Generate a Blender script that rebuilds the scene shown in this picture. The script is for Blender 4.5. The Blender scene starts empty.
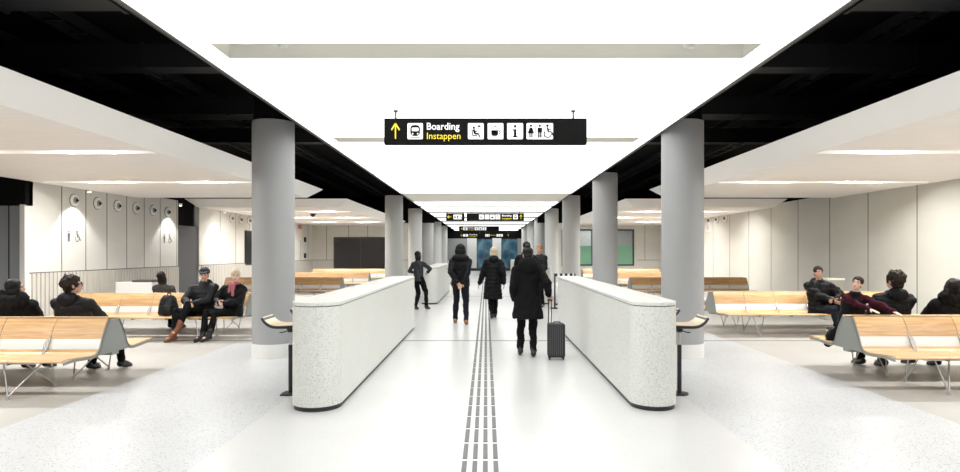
import bpy, bmesh, math, random
from mathutils import Vector, Matrix, Euler, noise
PI = math.pi
random.seed(4)
sc = bpy.context.scene
COL = sc.collection

# ------------------------------------------------------------------ camera, world, exposure
cam_d = bpy.data.cameras.new('camera'); cam = bpy.data.objects.new('camera', cam_d); COL.objects.link(cam)
cam.location = (0, 0, 1.58); cam.rotation_euler = (PI/2, 0, 0)
cam_d.sensor_width = 36; cam_d.lens = 24; cam_d.shift_x = -0.0064; cam_d.shift_y = 0.0167
cam_d.clip_end = 300
sc.camera = cam
w = bpy.data.worlds.new('world'); sc.world = w; w.use_nodes = True
w.node_tree.nodes['Background'].inputs[0].default_value = (1, 1, 1, 1)
w.node_tree.nodes['Background'].inputs[1].default_value = 0.02
sc.view_settings.view_transform = 'Standard'; sc.view_settings.look = 'None'
sc.view_settings.exposure = 0.14; sc.view_settings.gamma = 1
CEIL_E = 1.7        # luminous stretch ceiling
SLOT_W = 60         # watts of each strip lamp in the side ceilings
SPOT_W = 75

# ------------------------------------------------------------------ materials
MATS = {}
def mat(name, col, rough=.5, metal=0, emit=0, spec=.5, bump=None):
    m = bpy.data.materials.new(name); m.use_nodes = True
    b = m.node_tree.nodes['Principled BSDF']
    b.inputs['Base Color'].default_value = (*col, 1); b.inputs['Roughness'].default_value = rough
    b.inputs['Metallic'].default_value = metal; b.inputs['Specular IOR Level'].default_value = spec
    if emit:
        b.inputs['Emission Color'].default_value = (*col, 1); b.inputs['Emission Strength'].default_value = emit
    if bump:
        N = m.node_tree.nodes; L = m.node_tree.links
        t = N.new('ShaderNodeTexNoise'); t.inputs['Scale'].default_value = bump[0]; t.inputs['Detail'].default_value = 5
        c = N.new('ShaderNodeTexCoord'); L.new(c.outputs['Object'], t.inputs['Vector'])
        bp = N.new('ShaderNodeBump'); bp.inputs['Strength'].default_value = bump[1]; bp.inputs['Distance'].default_value = .01
        L.new(t.outputs['Fac'], bp.inputs['Height']); L.new(bp.outputs['Normal'], b.inputs['Normal'])
    MATS[name] = m
    return m
def nodes(m): return m.node_tree.nodes, m.node_tree.links, m.node_tree.nodes['Principled BSDF']
def ramp(N, stops, interp='LINEAR'):
    r = N.new('ShaderNodeValToRGB'); r.color_ramp.interpolation = interp
    e = r.color_ramp.elements
    while len(e) < len(stops): e.new(.5)
    for k, (p, c) in enumerate(stops): e[k].position = p; e[k].color = (*c, 1)
    return r
def terrazzo(name, base, layers, rough=.35, tone=0.03):
    """layers: (scale, radius, colour) chips scattered by voronoi cells"""
    m = mat(name, base, rough); N, L, b = nodes(m)
    tc = N.new('ShaderNodeTexCoord'); cur = None
    nz = N.new('ShaderNodeTexNoise'); nz.inputs['Scale'].default_value = 1.3; nz.inputs['Detail'].default_value = 3
    L.new(tc.outputs['Object'], nz.inputs['Vector'])
    d = tuple(max(0, c-tone) for c in base); u = tuple(min(1, c+tone) for c in base)
    r = ramp(N, [(.3, d), (.7, u)]); L.new(nz.outputs['Fac'], r.inputs['Fac']); cur = r.outputs['Color']
    for (s, rad, c, keep) in layers:
        v = N.new('ShaderNodeTexVoronoi'); v.inputs['Scale'].default_value = s; L.new(tc.outputs['Object'], v.inputs['Vector'])
        lt = N.new('ShaderNodeMath'); lt.operation = 'LESS_THAN'; lt.inputs[1].default_value = rad; L.new(v.outputs['Distance'], lt.inputs[0])
        sep = N.new('ShaderNodeSeparateColor'); L.new(v.outputs['Color'], sep.inputs[0])
        k = N.new('ShaderNodeMath'); k.operation = 'LESS_THAN'; k.inputs[1].default_value = keep; L.new(sep.outputs[0], k.inputs[0])
        mu = N.new('ShaderNodeMath'); mu.operation = 'MULTIPLY'; L.new(lt.outputs[0], mu.inputs[0]); L.new(k.outputs[0], mu.inputs[1])
        mx = N.new('ShaderNodeMix'); mx.data_type = 'RGBA'; L.new(mu.outputs[0], mx.inputs[0]); L.new(cur, mx.inputs[6]); mx.inputs[7].default_value = (*c, 1)
        cur = mx.outputs[2]
    L.new(cur, b.inputs['Base Color'])
    return m
terrazzo('floor_white', (.62, .625, .615), [(60, .24, (.48, .49, .49), .4), (34, .12, (.45, .45, .45), .2)], .28, .015)
terrazzo('floor_speckle', (.575, .59, .605), [(46, .29, (.27, .29, .31), .55), (80, .25, (.88, .88, .88), .3)], .35, .02)
terrazzo('floor_warm', (.50, .485, .455), [(60, .2, (.5, .47, .43), .3)], .4, .03)
terrazzo('counter_stone', (.72, .73, .69), [(95, .27, (.20, .21, .20), .38), (60, .22, (.40, .41, .36), .28), (125, .25, (.10, .10, .10), .32)], .4, .015)
mat('joint', (.12, .12, .12), .6)
mat('tactile', (.10, .10, .10), .45)
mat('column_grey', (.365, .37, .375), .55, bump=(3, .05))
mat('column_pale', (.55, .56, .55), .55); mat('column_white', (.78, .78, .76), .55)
mat('base_white', (.80, .80, .77), .5)
mat('black_void', (.006, .006, .006), .9, spec=.1)
mat('duct_black', (.018, .018, .019), .6, spec=.3)
mat('fascia_white', (.95, .95, .93), .5)
mat('slot_beige', (.95, .94, .87), .6)
mat('black_plastic', (.015, .015, .016), .4)
mat('bin_beige', (.40, .38, .33), .5)
mat('charcoal', (.07, .072, .078), .5)
mat('dark_panel', (.10, .105, .115), .5); mat('dark_door', (.26, .27, .29), .5)
mat('black_screen', (.018, .019, .024), .25)
mat('chrome', (.75, .75, .75), .22, 1)
mat('shell_grey', (.27, .285, .26), .45, .1)
mat('panel_light', (.78, .80, .80), .4)
mat('steel_leg', (.55, .56, .56), .3, .8)
mat('lumin', (1, .998, .99), .5, emit=CEIL_E)
mat('slot_glow', (1, .97, .93), .5, emit=.95)
mat('lamp_emit', (1, .96, .88), .5, emit=9)
mat('sign_black', (.006, .006, .006), .6, spec=.08)
mat('sign_white', (.9, .9, .9), .5, emit=.35)
mat('sign_yellow', (.85, .66, .03), .5, emit=.25)
mat('white_wall', (.76, .76, .74), .5)
mat('poster_white', (.85, .8, .8), .5)
mat('poster_red', (.7, .25, .22), .5)
mat('frost_green', (.26, .56, .39), .5)
mat('inner_grey', (.35, .36, .36), .6)
mat('picto_grey', (.16, .16, .16), .5)
mat('slat_beige', (.66, .63, .58), .5)
def wall_mat(name, col):
    m = mat(name, col, .55); N, L, b = nodes(m)
    tc = N.new('ShaderNodeTexCoord'); mp = N.new('ShaderNodeMapping'); mp.inputs['Scale'].default_value = (.4, .4, 1.2)
    nz = N.new('ShaderNodeTexNoise'); nz.inputs['Scale'].default_value = 1.5; nz.inputs['Detail'].default_value = 3
    L.new(tc.outputs['Object'], mp.inputs[0]); L.new(mp.outputs[0], nz.inputs['Vector'])
    r = ramp(N, [(.3, tuple(c*.96 for c in col)), (.7, tuple(min(1, c*1.03) for c in col))]); L.new(nz.outputs['Fac'], r.inputs['Fac'])
    L.new(r.outputs['Color'], b.inputs['Base Color']); return m
wall_mat('wall_beige', (.71, .70, .645)); wall_mat('wall_pale', (.78, .77, .73))
# side ceiling: fine perforated lines across
m = mat('soffit_mat', (.74, .72, .68), .6); N, L, b = nodes(m)
tc = N.new('ShaderNodeTexCoord'); mp = N.new('ShaderNodeMapping'); mp.inputs['Scale'].default_value = (.6, 14, 1)
nz = N.new('ShaderNodeTexNoise'); nz.inputs['Scale'].default_value = 3; nz.inputs['Detail'].default_value = 4
L.new(tc.outputs['Object'], mp.inputs[0]); L.new(mp.outputs[0], nz.inputs['Vector'])
r = ramp(N, [(.3, (.84, .82, .79)), (.7, (.94, .92, .89))]); L.new(nz.outputs['Fac'], r.inputs['Fac']); L.new(r.outputs['Color'], b.inputs['Base Color'])
# beech veneer, grain along x
def wood(name, c0, c1):
    m = mat(name, c0, .38); N, L, b = nodes(m)
    tc = N.new('ShaderNodeTexCoord'); mp = N.new('ShaderNodeMapping'); mp.inputs['Scale'].default_value = (1.2, 14, 14)
    nz = N.new('ShaderNodeTexNoise'); nz.inputs['Scale'].default_value = 2.2; nz.inputs['Detail'].default_value = 6; nz.inputs['Distortion'].default_value = .6
    L.new(tc.outputs['Object'], mp.inputs[0])
    oi = N.new('ShaderNodeObjectInfo'); ad = N.new('ShaderNodeVectorMath'); ad.operation = 'ADD'
    L.new(mp.outputs[0], ad.inputs[0]); L.new(oi.outputs['Location'], ad.inputs[1]); L.new(ad.outputs[0], nz.inputs['Vector'])
    r = ramp(N, [(.3, c0), (.68, c1)]); L.new(nz.outputs['Fac'], r.inputs['Fac'])
    hs = N.new('ShaderNodeHueSaturation'); ml = N.new('ShaderNodeMapRange'); ml.inputs[3].default_value = .9; ml.inputs[4].default_value = 1.1
    L.new(oi.outputs['Random'], ml.inputs[0]); L.new(ml.outputs[0], hs.inputs['Value']); L.new(r.outputs['Color'], hs.inputs['Color'])
    L.new(hs.outputs['Color'], b.inputs['Base Color']); return m
wood('beech', (.52, .30, .13), (.70, .46, .23)); wood('ply_pale', (.70, .55, .38), (.80, .68, .50))
# dusk glass of the end doors
m = mat('night_glass', (.02, .06, .10), .1); N, L, b = nodes(m)
tc = N.new('ShaderNodeTexCoord'); nz = N.new('ShaderNodeTexVoronoi'); nz.inputs['Scale'].default_value = 1.8
L.new(tc.outputs['Object'], nz.inputs['Vector'])
r = ramp(N, [(.0, (.01, .03, .05)), (.5, (.03, .11, .18)), (.9, (.12, .28, .36))]); L.new(nz.outputs['Distance'], r.inputs['Fac']); L.new(r.outputs['Color'], b.inputs['Base Color'])
m = mat('clear_glass', (.9, .95, .93), .05); nodes(m)[2].inputs['Transmission Weight'].default_value = .9
# cloth and people
def cloth(name, c, rough=.8, sheen=.0, spec=.25): 
    m = mat(name, c, rough, spec=spec, bump=(60, .25)); return m
cloth('black_wool', (.006, .006, .0065), spec=.12); cloth('black_puffer', (.005, .0055, .0065), .5, spec=.14); cloth('black_nylon', (.008, .009, .011), .55, spec=.25)
cloth('dark_denim', (.011, .013, .018), spec=.12); cloth('black_trouser', (.006, .006, .007), spec=.12); cloth('grey_knit', (.042, .043, .047), spec=.1); cloth('mid_grey_knit', (.05, .048, .046), spec=.1)
cloth('wine_knit', (.045, .008, .016), spec=.1); cloth('olive_knit', (.12, .13, .09)); cloth('pink_scarf', (.42, .13, .15)); cloth('scarf_dark', (.05, .05, .05)); cloth('scarf_beige', (.13, .12, .10))
cloth('navy_cap', (.03, .035, .05)); cloth('fur_black', (.01, .01, .011), .95)
cloth('tan_leather', (.28, .14, .06), .5, spec=.4); cloth('brown_leather', (.20, .075, .035), .45, spec=.4); cloth('black_leather', (.012, .012, .013), .35, spec=.5)
cloth('hair_black', (.006, .005, .005), .5, spec=.25); cloth('hair_brown', (.022, .013, .009), .6); cloth('hair_blond', (.55, .45, .33), .6); cloth('hair_ginger', (.36, .17, .07), .6)
mat('skin_light', (.62, .37, .27), .5); mat('skin_mid', (.45, .25, .17), .5); mat('skin_pale', (.75, .50, .39), .5)
mat('eye_white', (.38, .37, .35), .3); mat('eye_dark', (.02, .015, .012), .2); mat('lip', (.45, .16, .14), .5)
mat('case_grey', (.022, .022, .025), .5, spec=.3)

# ------------------------------------------------------------------ mesh helpers
class MB:
    def __init__(s): s.v = []; s.f = []; s.mi = []
    def add(s, vs, fs, mi=0):
        o = len(s.v); s.v += [Vector(p) for p in vs]; s.f += [tuple(i+o for i in f) for f in fs]; s.mi += [mi]*len(fs); return s
    def box(s, a, b, mi=0):
        (x0, y0, z0), (x1, y1, z1) = a, b
        x0, x1 = sorted((x0, x1)); y0, y1 = sorted((y0, y1)); z0, z1 = sorted((z0, z1))
        v = [(x0,y0,z0),(x1,y0,z0),(x1,y1,z0),(x0,y1,z0),(x0,y0,z1),(x1,y0,z1),(x1,y1,z1),(x0,y1,z1)]
        return s.add(v, [(3,2,1,0),(4,5,6,7),(0,1,5,4),(1,2,6,5),(2,3,7,6),(3,0,4,7)], mi)
    def quad(s, *p, mi=0): return s.add(p, [(0,1,2,3)], mi)
    def tube(s, a, b, r0, r1=None, n=16, mi=0):
        a = Vector(a); b = Vector(b); r1 = r0 if r1 is None else r1
        q = (b-a).to_track_quat('Z', 'Y'); vs = []
        for p, r in ((a, r0), (b, r1)):
            for k in range(n):
                t = 2*PI*k/n; vs.append(p + q @ Vector((r*math.cos(t), r*math.sin(t), 0)))
        fs = [(k, (k+1) % n, n+(k+1) % n, n+k) for k in range(n)] + [tuple(range(n-1, -1, -1)), tuple(range(n, 2*n))]
        return s.add(vs, fs, mi)
    def path(s, pts, r, n=10, mi=0):
        for a, b in zip(pts, pts[1:]): s.capsule(a, b, r, r, n)
        return s
    def ell(s, c, rad, rot=None, nu=16, nv=10, mi=0):
        c = Vector(c); vs = []; M = rot or Matrix.Identity(3)
        vs.append(c + M @ Vector((0, 0, rad[2])))
        for i in range(1, nv):
            ph = PI*i/nv
            for k in range(nu):
                t = 2*PI*k/nu
                vs.append(c + M @ Vector((rad[0]*math.sin(ph)*math.cos(t), rad[1]*math.sin(ph)*math.sin(t), rad[2]*math.cos(ph))))
        vs.append(c + M @ Vector((0, 0, -rad[2])))
        fs = [(0, 1+k, 1+(k+1) % nu) for k in range(nu)]
        for i in range(nv-2):
            for k in range(nu):
                a = 1+i*nu+k; b = 1+i*nu+(k+1) % nu
                fs.append((a, a+nu, b+nu, b))
        last = len(vs)-1
        fs += [(last, 1+(nv-2)*nu+(k+1) % nu, 1+(nv-2)*nu+k) for k in range(nu)]
        return s.add(vs, fs, mi)
    def capsule(s, a, b, r0, r1=None, n=12, mi=0):
        r1 = r0 if r1 is None else r1
        a = Vector(a); b = Vector(b)
        if (b-a).length > 1e-4: s.tube(a, b, r0, r1, n, mi)
        s.ell(a, (r0,)*3, nu=n, nv=8, mi=mi); s.ell(b, (r1,)*3, nu=n, nv=8, mi=mi); return s
    def loft(s, rings, frame=None, n=24, mi=0):
        """rings: (centre, rx, ry) in frame axes (x side, y forward)"""
        F = frame or Matrix.Identity(3); vs = []
        for c, rx, ry in rings:
            for k in range(n):
                t = 2*PI*k/n; vs.append(Vector(c) + F @ Vector((rx*math.cos(t), ry*math.sin(t), 0)))
        m_ = len(rings); fs = []
        for i in range(m_-1):
            for k in range(n): fs.append((i*n+k, i*n+(k+1) % n, (i+1)*n+(k+1) % n, (i+1)*n+k))
        fs += [tuple(range(n-1, -1, -1)), tuple(range((m_-1)*n, m_*n))]
        return s.add(vs, fs, mi)
    def build(s, name, mats, parent=None, smooth=None, bevel=0, recalc=True):
        me = bpy.data.meshes.new(name); me.from_pydata([tuple(p) for p in s.v], [], s.f)
        mats = mats if isinstance(mats, (list, tuple)) else [mats]
        for k in mats: me.materials.append(MATS[k])
        for p, k in zip(me.polygons, s.mi): p.material_index = k
        if recalc:
            bm = bmesh.new(); bm.from_mesh(me); bmesh.ops.recalc_face_normals(bm, faces=bm.faces); bm.to_mesh(me); bm.free()
        if smooth is not None:
            me.shade_smooth() if smooth >= 180 else me.set_sharp_from_angle(angle=math.radians(smooth))
            if smooth < 180:
                for p in me.polygons: p.use_smooth = True
        o = bpy.data.objects.new(name, me); COL.objects.link(o)
        if bevel:
            md = o.modifiers.new('bevel', 'BEVEL'); md.width = bevel; md.segments = 2; md.limit_method = 'ANGLE'
        if parent: o.parent = parent
        return o
def tag(o, label=None, cat=None, group=None, kind=None):
    if label: o['label'] = label
    if cat: o['category'] = cat
    if group: o['group'] = group
    if kind: o['kind'] = kind
    return o
def empty(name, loc=(0,0,0), rz=0):
    o = bpy.data.objects.new(name, None); COL.objects.link(o); o.location = loc; o.rotation_euler = (0, 0, rz); o.empty_display_size = .1; return o
def struct(name, mb, mats, label, cat, **k): return tag(mb.build(name, mats, **k), label, cat, kind='structure')
def copy_tree(o, parent=None):
    c = o.copy(); COL.objects.link(c)
    if parent: c.parent = parent
    for ch in list(o.children): copy_tree(ch, c)
    return c

# ------------------------------------------------------------------ floor
WY = 33.5; YE = 54.0; YB = -8.0
struct('floor', MB().box((-2.15, YB, -.1), (2.15, YE, 0)).box((-2.15, YB, -.1), (-4.35, YE, 0), 1).box((2.15, YB, -.1), (4.35, YE, 0), 1)
       .box((-4.35, YB, -.1), (-10.2, YE, 0), 2).box((4.35, YB, -.1), (10.2, YE, 0), 2),
       ['floor_white', 'floor_speckle', 'floor_warm'], 'white speckled terrazzo floor with warm beige seating zones', 'floor')
j = MB()
for y in (11.4, 22.8, 34.2): j.box((-9.1, y-.03, .0005), (9.1, y+.03, .002))
struct('floor_joint_strip', j, 'joint', 'thin dark joint lines running across the floor', 'floor joint')
tl = MB(); y = 3.6
while y < 34:
    for k in range(4):
        xc = -.045 + (k-1.5)*.078
        tl.box((xc-.018, y, .0), (xc+.018, y+.37, .005))
    y += .43
struct('floor_tactile_strip', tl, 'tactile', 'four dashed dark tactile guide lines along the middle of the floor', 'tactile paving')

# ------------------------------------------------------------------ black void above
struct('ceiling_slab', MB().box((-10.2, YB, 4.5), (10.2, YE, 4.7)), 'black_void', 'black structural ceiling high above the panels', 'ceiling')
up = MB()
for s in (-1, 1): up.box((s*9.9, YB, 3.11), (s*10.2, YE, 4.5))
up.box((-9.9, WY+.01, 3.11), (-2.7, WY+.2, 4.5)); up.box((9.9, WY+.01, 3.11), (2.7, WY+.2, 4.5))
struct('wall_upper', up, 'black_void', 'black upper wall above the side ceilings', 'wall')
for s, sd in ((-1, 'pictogram wall'), (1, 'plain beige wall')):
    for k, y in enumerate((5.4, 8.2, 11.0, 13.8)):
        d = MB().box((s*2.9, y, 3.95 if k else 3.8), (s*9.05, y+(.5 if k % 2 == 0 else .3), 4.25))
        for q in range(6): d.box((s*(3.3+q*1.1), y-.015, 3.93 if k else 3.78), (s*(3.34+q*1.1), y+.52, 4.27))
        tag(d.build('air_duct', 'duct_black'), f'black air duct over the {sd} side, {["first","second","third","fourth"][k]} from the camera', 'duct', 'black ducts in the open ceiling')
    for k, x in enumerate((3.7, 4.9, 6.2)):
        t = MB().box((s*x, 4.5, 4.3), (s*(x+.05), 32, 4.42)).box((s*(x+.3), 4.5, 4.3), (s*(x+.35), 32, 4.42))
        for q in range(60): t.box((s*x, 4.8+q*.45, 4.3), (s*(x+.35), 4.84+q*.45, 4.33))
        tag(t.build('cable_tray', 'duct_black'), f'black cable tray high over the {sd} side, {["next to the glowing ceiling","middle of three","outermost"][k]}', 'cable tray', 'black cable trays in the open ceiling')

# ------------------------------------------------------------------ luminous ceiling
HZ = 3.39; HW = 2.62
def lum_panel(y0, y1):
    pm = MB(); pm.quad((-HW, y0, HZ), (HW, y0, HZ), (HW, y1, HZ), (-HW, y1, HZ)); return pm
segs = []      # (y0,y1) luminous ; slots cut into the ends
slots = [(1.15, .43, 2.37), (5.765, .43, 2.40), (10.32, .44, 2.43)]
lm = MB(); y = YB
for yc, wd, hw in slots:
    lm.quad((-HW, y, HZ), (HW, y, HZ), (HW, yc-wd/2, HZ), (-HW, yc-wd/2, HZ))
    for s in (-1, 1):
        for a, b in ((yc-wd/2, yc-.008), (yc+.008, yc+wd/2)): lm.quad((s*hw, a, HZ), (s*HW, a, HZ), (s*HW, b, HZ), (s*hw, b, HZ))
    y = yc+wd/2
for a, b in ((y, 14.80), (15.0, 19.7), (23.1, 24.8), (25.6, 28.7), (29.7, 32.9), (34.2, 37.0), (38.5, 41.2), (42.9, 45.4), (47.3, 49.2), (51, YE)):
    lm.quad((-HW, a, HZ), (HW, a, HZ), (HW, b, HZ), (-HW, b, HZ))
struct('ceiling_panel', lm, 'lumin', 'glowing white stretched fabric ceiling along the corridor', 'ceiling', recalc=False)
cs = MB()
for yc, wd, hw in slots:
    a, b = yc-wd/2, yc+wd/2; zt = HZ+.16
    cs.quad((-hw, a, zt), (hw, a, zt), (hw, b, zt), (-hw, b, zt)); cs.quad((-hw, a, HZ), (hw, a, HZ), (hw, a, zt), (-hw, a, zt)); cs.quad((-hw, b, HZ), (hw, b, HZ), (hw, b, zt), (-hw, b, zt))
    for s in (-1, 1): cs.quad((s*hw, a, HZ), (s*hw, b, HZ), (s*hw, b, zt), (s*hw, a, zt)); cs.box((s*hw, yc-.008, HZ+.002), (s*HW, yc+.008, HZ+.03))
cs.box((-HW, 19.7, HZ+.005), (HW, 23.1, HZ+.06))
for y in (14.9, 25.2, 29.2, 33.55, 37.75, 42.05, 46.35, 50.1): cs.box((-HW, y-(.99 if y > 20 else .2), HZ+.004), (HW, y+(.99 if y > 20 else .2), HZ+.02), 1 if y > 20 else 0)
struct('ceiling_slot_trim', cs, ['slot_beige', 'inner_grey'], 'beige service slots and seams set between the glowing ceiling panels', 'ceiling')
cb = MB()
for s in (-1, 1): cb.box((s*HW, YB, HZ-.012), (s*(HW+.04), YE, HZ+.5))
cb.box((-HW-.04, YB, HZ+.5), (HW+.04, YE, HZ+.52))
struct('ceiling_edge_trim', cb, 'black_plastic', 'thin dark edge frame of the glowing ceiling', 'ceiling')
cnt = 0
for yc, wd, hw in slots[1:]:
    for s in (-1, 1):
        o = MB().tube((s*(hw-.55), yc+.02, HZ+.14), (s*(hw-.55), yc+.02, HZ+.06), .085, .07, 24).tube((s*(hw-.55), yc+.02, HZ+.06), (s*(hw-.55), yc+.02, HZ+.035), .03, .03)
        if yc < 6: tag(o.build('smoke_detector', 'base_white', smooth=30), 'round white smoke detector in the long ceiling slot, at its %s end' % ('left' if s < 0 else 'right'), 'smoke detector', 'detectors in the ceiling slot')
        sp = MB().tube((s*(hw-.2), yc, HZ+.158), (s*(hw-.2), yc, HZ+.10), .15, .15, 28)
        for v in sp.v: v.y = yc+(v.y-yc)*.8
        if yc < 6: tag(sp.build('ceiling_speaker', 'slot_beige', smooth=30), 'oval beige speaker recessed in the long ceiling slot, at its %s end' % ('left' if s < 0 else 'right'), 'speaker', 'speakers in the ceiling slot')

# ------------------------------------------------------------------ side ceilings
ZB, ZT = 2.955, 3.19
def soffit(s, y0, y1, ys, where):
    mb = MB(); xi, xo = 4.53, 8.85; yb0, yb1 = y0+.33, y1-.3; ty = y0
    P = lambda x, y, z: (s*x, y, z)
    sw = .27; cur = yb0
    for yc in ys:
        mb.quad(P(xi, cur, ZB), P(xo, cur, ZB), P(xo, yc-sw/2, ZB), P(xi, yc-sw/2, ZB), mi=0)
        a, b = yc-sw/2, yc+sw/2; xa, xb = xi+.06, xo-.06; zt = ZB+.10
        for (u, v) in ((xi, xa), (xb, xo)): mb.quad(P(u, a, ZB), P(v, a, ZB), P(v, b, ZB), P(u, b, ZB))
        mb.quad(P(xa, a, zt), P(xb, a, zt), P(xb, b, zt), P(xa, b, zt), mi=1); mb.box(P(xa+.02, yc-.07, zt-.012), P(xb-.02, yc+.07, zt-.002), 3)
        mb.quad(P(xa, a, ZB), P(xb, a, ZB), P(xb, a, zt), P(xa, a, zt), mi=1); mb.quad(P(xa, b, ZB), P(xb, b, ZB), P(xb, b, zt), P(xa, b, zt), mi=1)
        mb.quad(P(xa, a, ZB), P(xa, b, ZB), P(xa, b, zt), P(xa, a, zt), mi=1); mb.quad(P(xb, a, ZB), P(xb, b, ZB), P(xb, b, zt), P(xb, a, zt), mi=1)
        cur = b
    mb.quad(P(xi, cur, ZB), P(xo, cur, ZB), P(xo, yb1, ZB), P(xi, yb1, ZB))
    t = [P(4.2, y0, ZT), P(9.1, y0, ZT), P(9.1, y1, ZT), P(4.2, y1, ZT)]; bt = [P(xi, yb0, ZB), P(xo, yb0, ZB), P(xo, yb1, ZB), P(xi, yb1, ZB)]
    for k in range(4): mb.quad(bt[k], bt[(k+1) % 4], t[(k+1) % 4], t[k], mi=1)
    mb.quad(*t, mi=1)
    for yy in (y0+4.2, y0+8.4):
        if yy < y1-1: mb.add([P(4.195, yy, ZT), P(4.195, yy+.012, ZT), P(4.528, yy+.012, ZB-.002), P(4.528, yy, ZB-.002)], [(0,1,2,3)], 2)
    struct('ceiling_soffit', mb, ['soffit_mat', 'fascia_white', 'slot_beige', 'slot_glow'], f'suspended white side ceiling with bevelled edge, {where}', 'ceiling', recalc=False)
ORD = ['first', 'second', 'third', 'fourth']
def strip_lamp(s, x, y, label):
    r = empty('strip_lamp', (s*x, y, ZB+.098))
    MB().box((-.36, -.07, -.03), (.36, .07, 0)).build('housing', 'fascia_white', r)
    MB().box((-.34, -.045, -.036), (.34, .045, -.0305)).build('diffuser', 'lamp_emit', r)
    tag(r, label, 'ceiling lamp', 'strip lamps in the side ceilings')
    ld = bpy.data.lights.new('strip_light', 'AREA'); ld.shape = 'RECTANGLE'; ld.size = .7; ld.size_y = .10; ld.energy = SLOT_W; ld.color = (1, .985, .96); ld.spread = math.radians(175)
    lo = bpy.data.objects.new('strip_light', ld); COL.objects.link(lo); lo.parent = r; lo.location = (0, 0, -.045)
for s, sd in ((-1, 'pictogram'), (1, 'plain panel')):
    soffit(s, 2.2, 16.5, (5.0, 8.8, 12.6), f'over the front benches by the {sd} wall')
    soffit(s, 19.3, WY, (21.8, 25.6, 29.4), f'over the rear benches by the {sd} wall')
    for yi, y in enumerate((5.0, 8.8, 12.6)):
        for xi_, x in enumerate((5.55, 7.45)): strip_lamp(s, x, y, f'lit strip lamp, {sd} wall side, front ceiling, {ORD[yi]} slot, {["column end","wall end"][xi_]}')
    for yi, y in enumerate((21.8, 25.6, 29.4)):
        for xi_, x in enumerate((5.55, 7.45)): strip_lamp(s, x, y, f'lit strip lamp, {sd} wall side, rear ceiling, {ORD[yi]} slot, {["column end","wall end"][xi_]}')

# ------------------------------------------------------------------ columns
def column(x, y, white=False, label=''):
    r = empty('column', (x, y, 0)); R_ = .312
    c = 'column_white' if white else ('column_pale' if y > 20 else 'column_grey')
    MB().tube((0, 0, .21), (0, 0, 3.55), R_, n=64).build('shaft', c, r, smooth=40)
    MB().tube((0, 0, 0), (0, 0, .21), R_+.004, n=64).build('base_band', 'base_white', r, smooth=40)
    MB().tube((0, 0, 3.55), (0, 0, 4.5), R_*.93, n=48).build('unpainted_top', 'black_void', r, smooth=40)
    tag(r, label, 'column', 'round columns along the corridor', 'structure')
XL, XR = -3.24, 2.99
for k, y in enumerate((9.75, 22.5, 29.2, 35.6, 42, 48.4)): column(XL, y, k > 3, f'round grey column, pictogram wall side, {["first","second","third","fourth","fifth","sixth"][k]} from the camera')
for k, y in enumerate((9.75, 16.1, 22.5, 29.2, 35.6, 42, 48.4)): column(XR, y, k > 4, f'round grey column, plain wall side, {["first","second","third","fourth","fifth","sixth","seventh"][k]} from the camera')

# ------------------------------------------------------------------ walls
WX = 9.1; WT = 3.1
def seams_y(x, s, ys, z0, z1, mb):
    for y in ys: mb.box((s*(x-.004), y-.011, z0), (s*(x+.02), y+.011, z1))
pit_l = .86
wl = MB().box((-WX, 12.75, 0), (-WX-.15, 18.9, WT))
struct('wall_left', wl, 'wall_pale', 'pale panelled wall with round nozzles and toilet pictograms', 'wall')
wl = MB().box((-WX, 20.3, 0), (-WX-.15, WY, WT))
struct('wall_left', wl, 'wall_pale', 'pale panelled wall further along behind the rear benches', 'wall')
sm = MB(); seams_y(WX, -1, [WX*640/o for o in (424.5, 400.4, 379.3, 359.5, 342, 326, 309.4)], 1.16, WT, sm); seams_y(WX, -1, [21.9+1.35*k for k in range(9)], 1.16, WT, sm)
sm.box((-WX+.012, 12.75, 1.15), (-WX-.02, 18.9, 1.17)); sm.box((-WX+.012, 20.3, 1.15), (-WX-.02, WY, 1.17))
struct('trim_1', sm, 'joint', 'dark panel joints of the pale wall', 'wall joint')
sl = MB(); y = 12.8
while y < WY-.05:
    if not (18.85 < y < 20.35): sl.box((-WX+.035, y, .05), (-WX, y+.085, 1.15))
    y += .125
x = -8.95
while x < -4.0: sl.box((x, WY-.035, .05), (x+.085, WY, 1.15)); x += .125
struct('trim_2', sl, 'slat_beige', 'vertical beige slats covering the lower part of the pale wall', 'wall slats')
dk = MB().box((-9.2, 12.7, 0), (-10.2, 12.85, 2.5)).box((-10.0, 7.5, 0), (-10.15, 12.7, 2.5))
struct('wall_left_recess', dk, 'dark_door', 'dark grey doors in the recess before the pictogram wall', 'wall')
struct('wall_left_recess', MB().box((-9.1, 12.64, 2.5), (-10.2, 12.85, 4.5)).box((-10.0, 7.5, 2.5), (-10.2, 12.64, 4.5)).box((-WX, 12.7, 3.1), (-9.3, 18.9, 4.5)).box((-9.3, 18.9, 2.38), (-9.5, 20.3, 4.5)), 'black_void', 'black band above the dark doors', 'wall')
struct('wall_left_edge', MB().box((-9.1, 12.62, 0), (-9.2, 12.75, 2.52)), 'white_wall', 'pale narrow wall edge beside the dark doors', 'wall')
dm = MB().box((-9.475, 12.69, 0), (-9.46, 12.71, 2.5)); struct('trim_3', dm, 'black_void', 'black joints between the dark doors', 'door joint')
struct('door_1', MB().box((-9.15, 18.9, 0), (-9.3, 20.3, 2.38)), 'dark_panel', 'dark grey door in the gap between the two pale walls', 'door')
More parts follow.
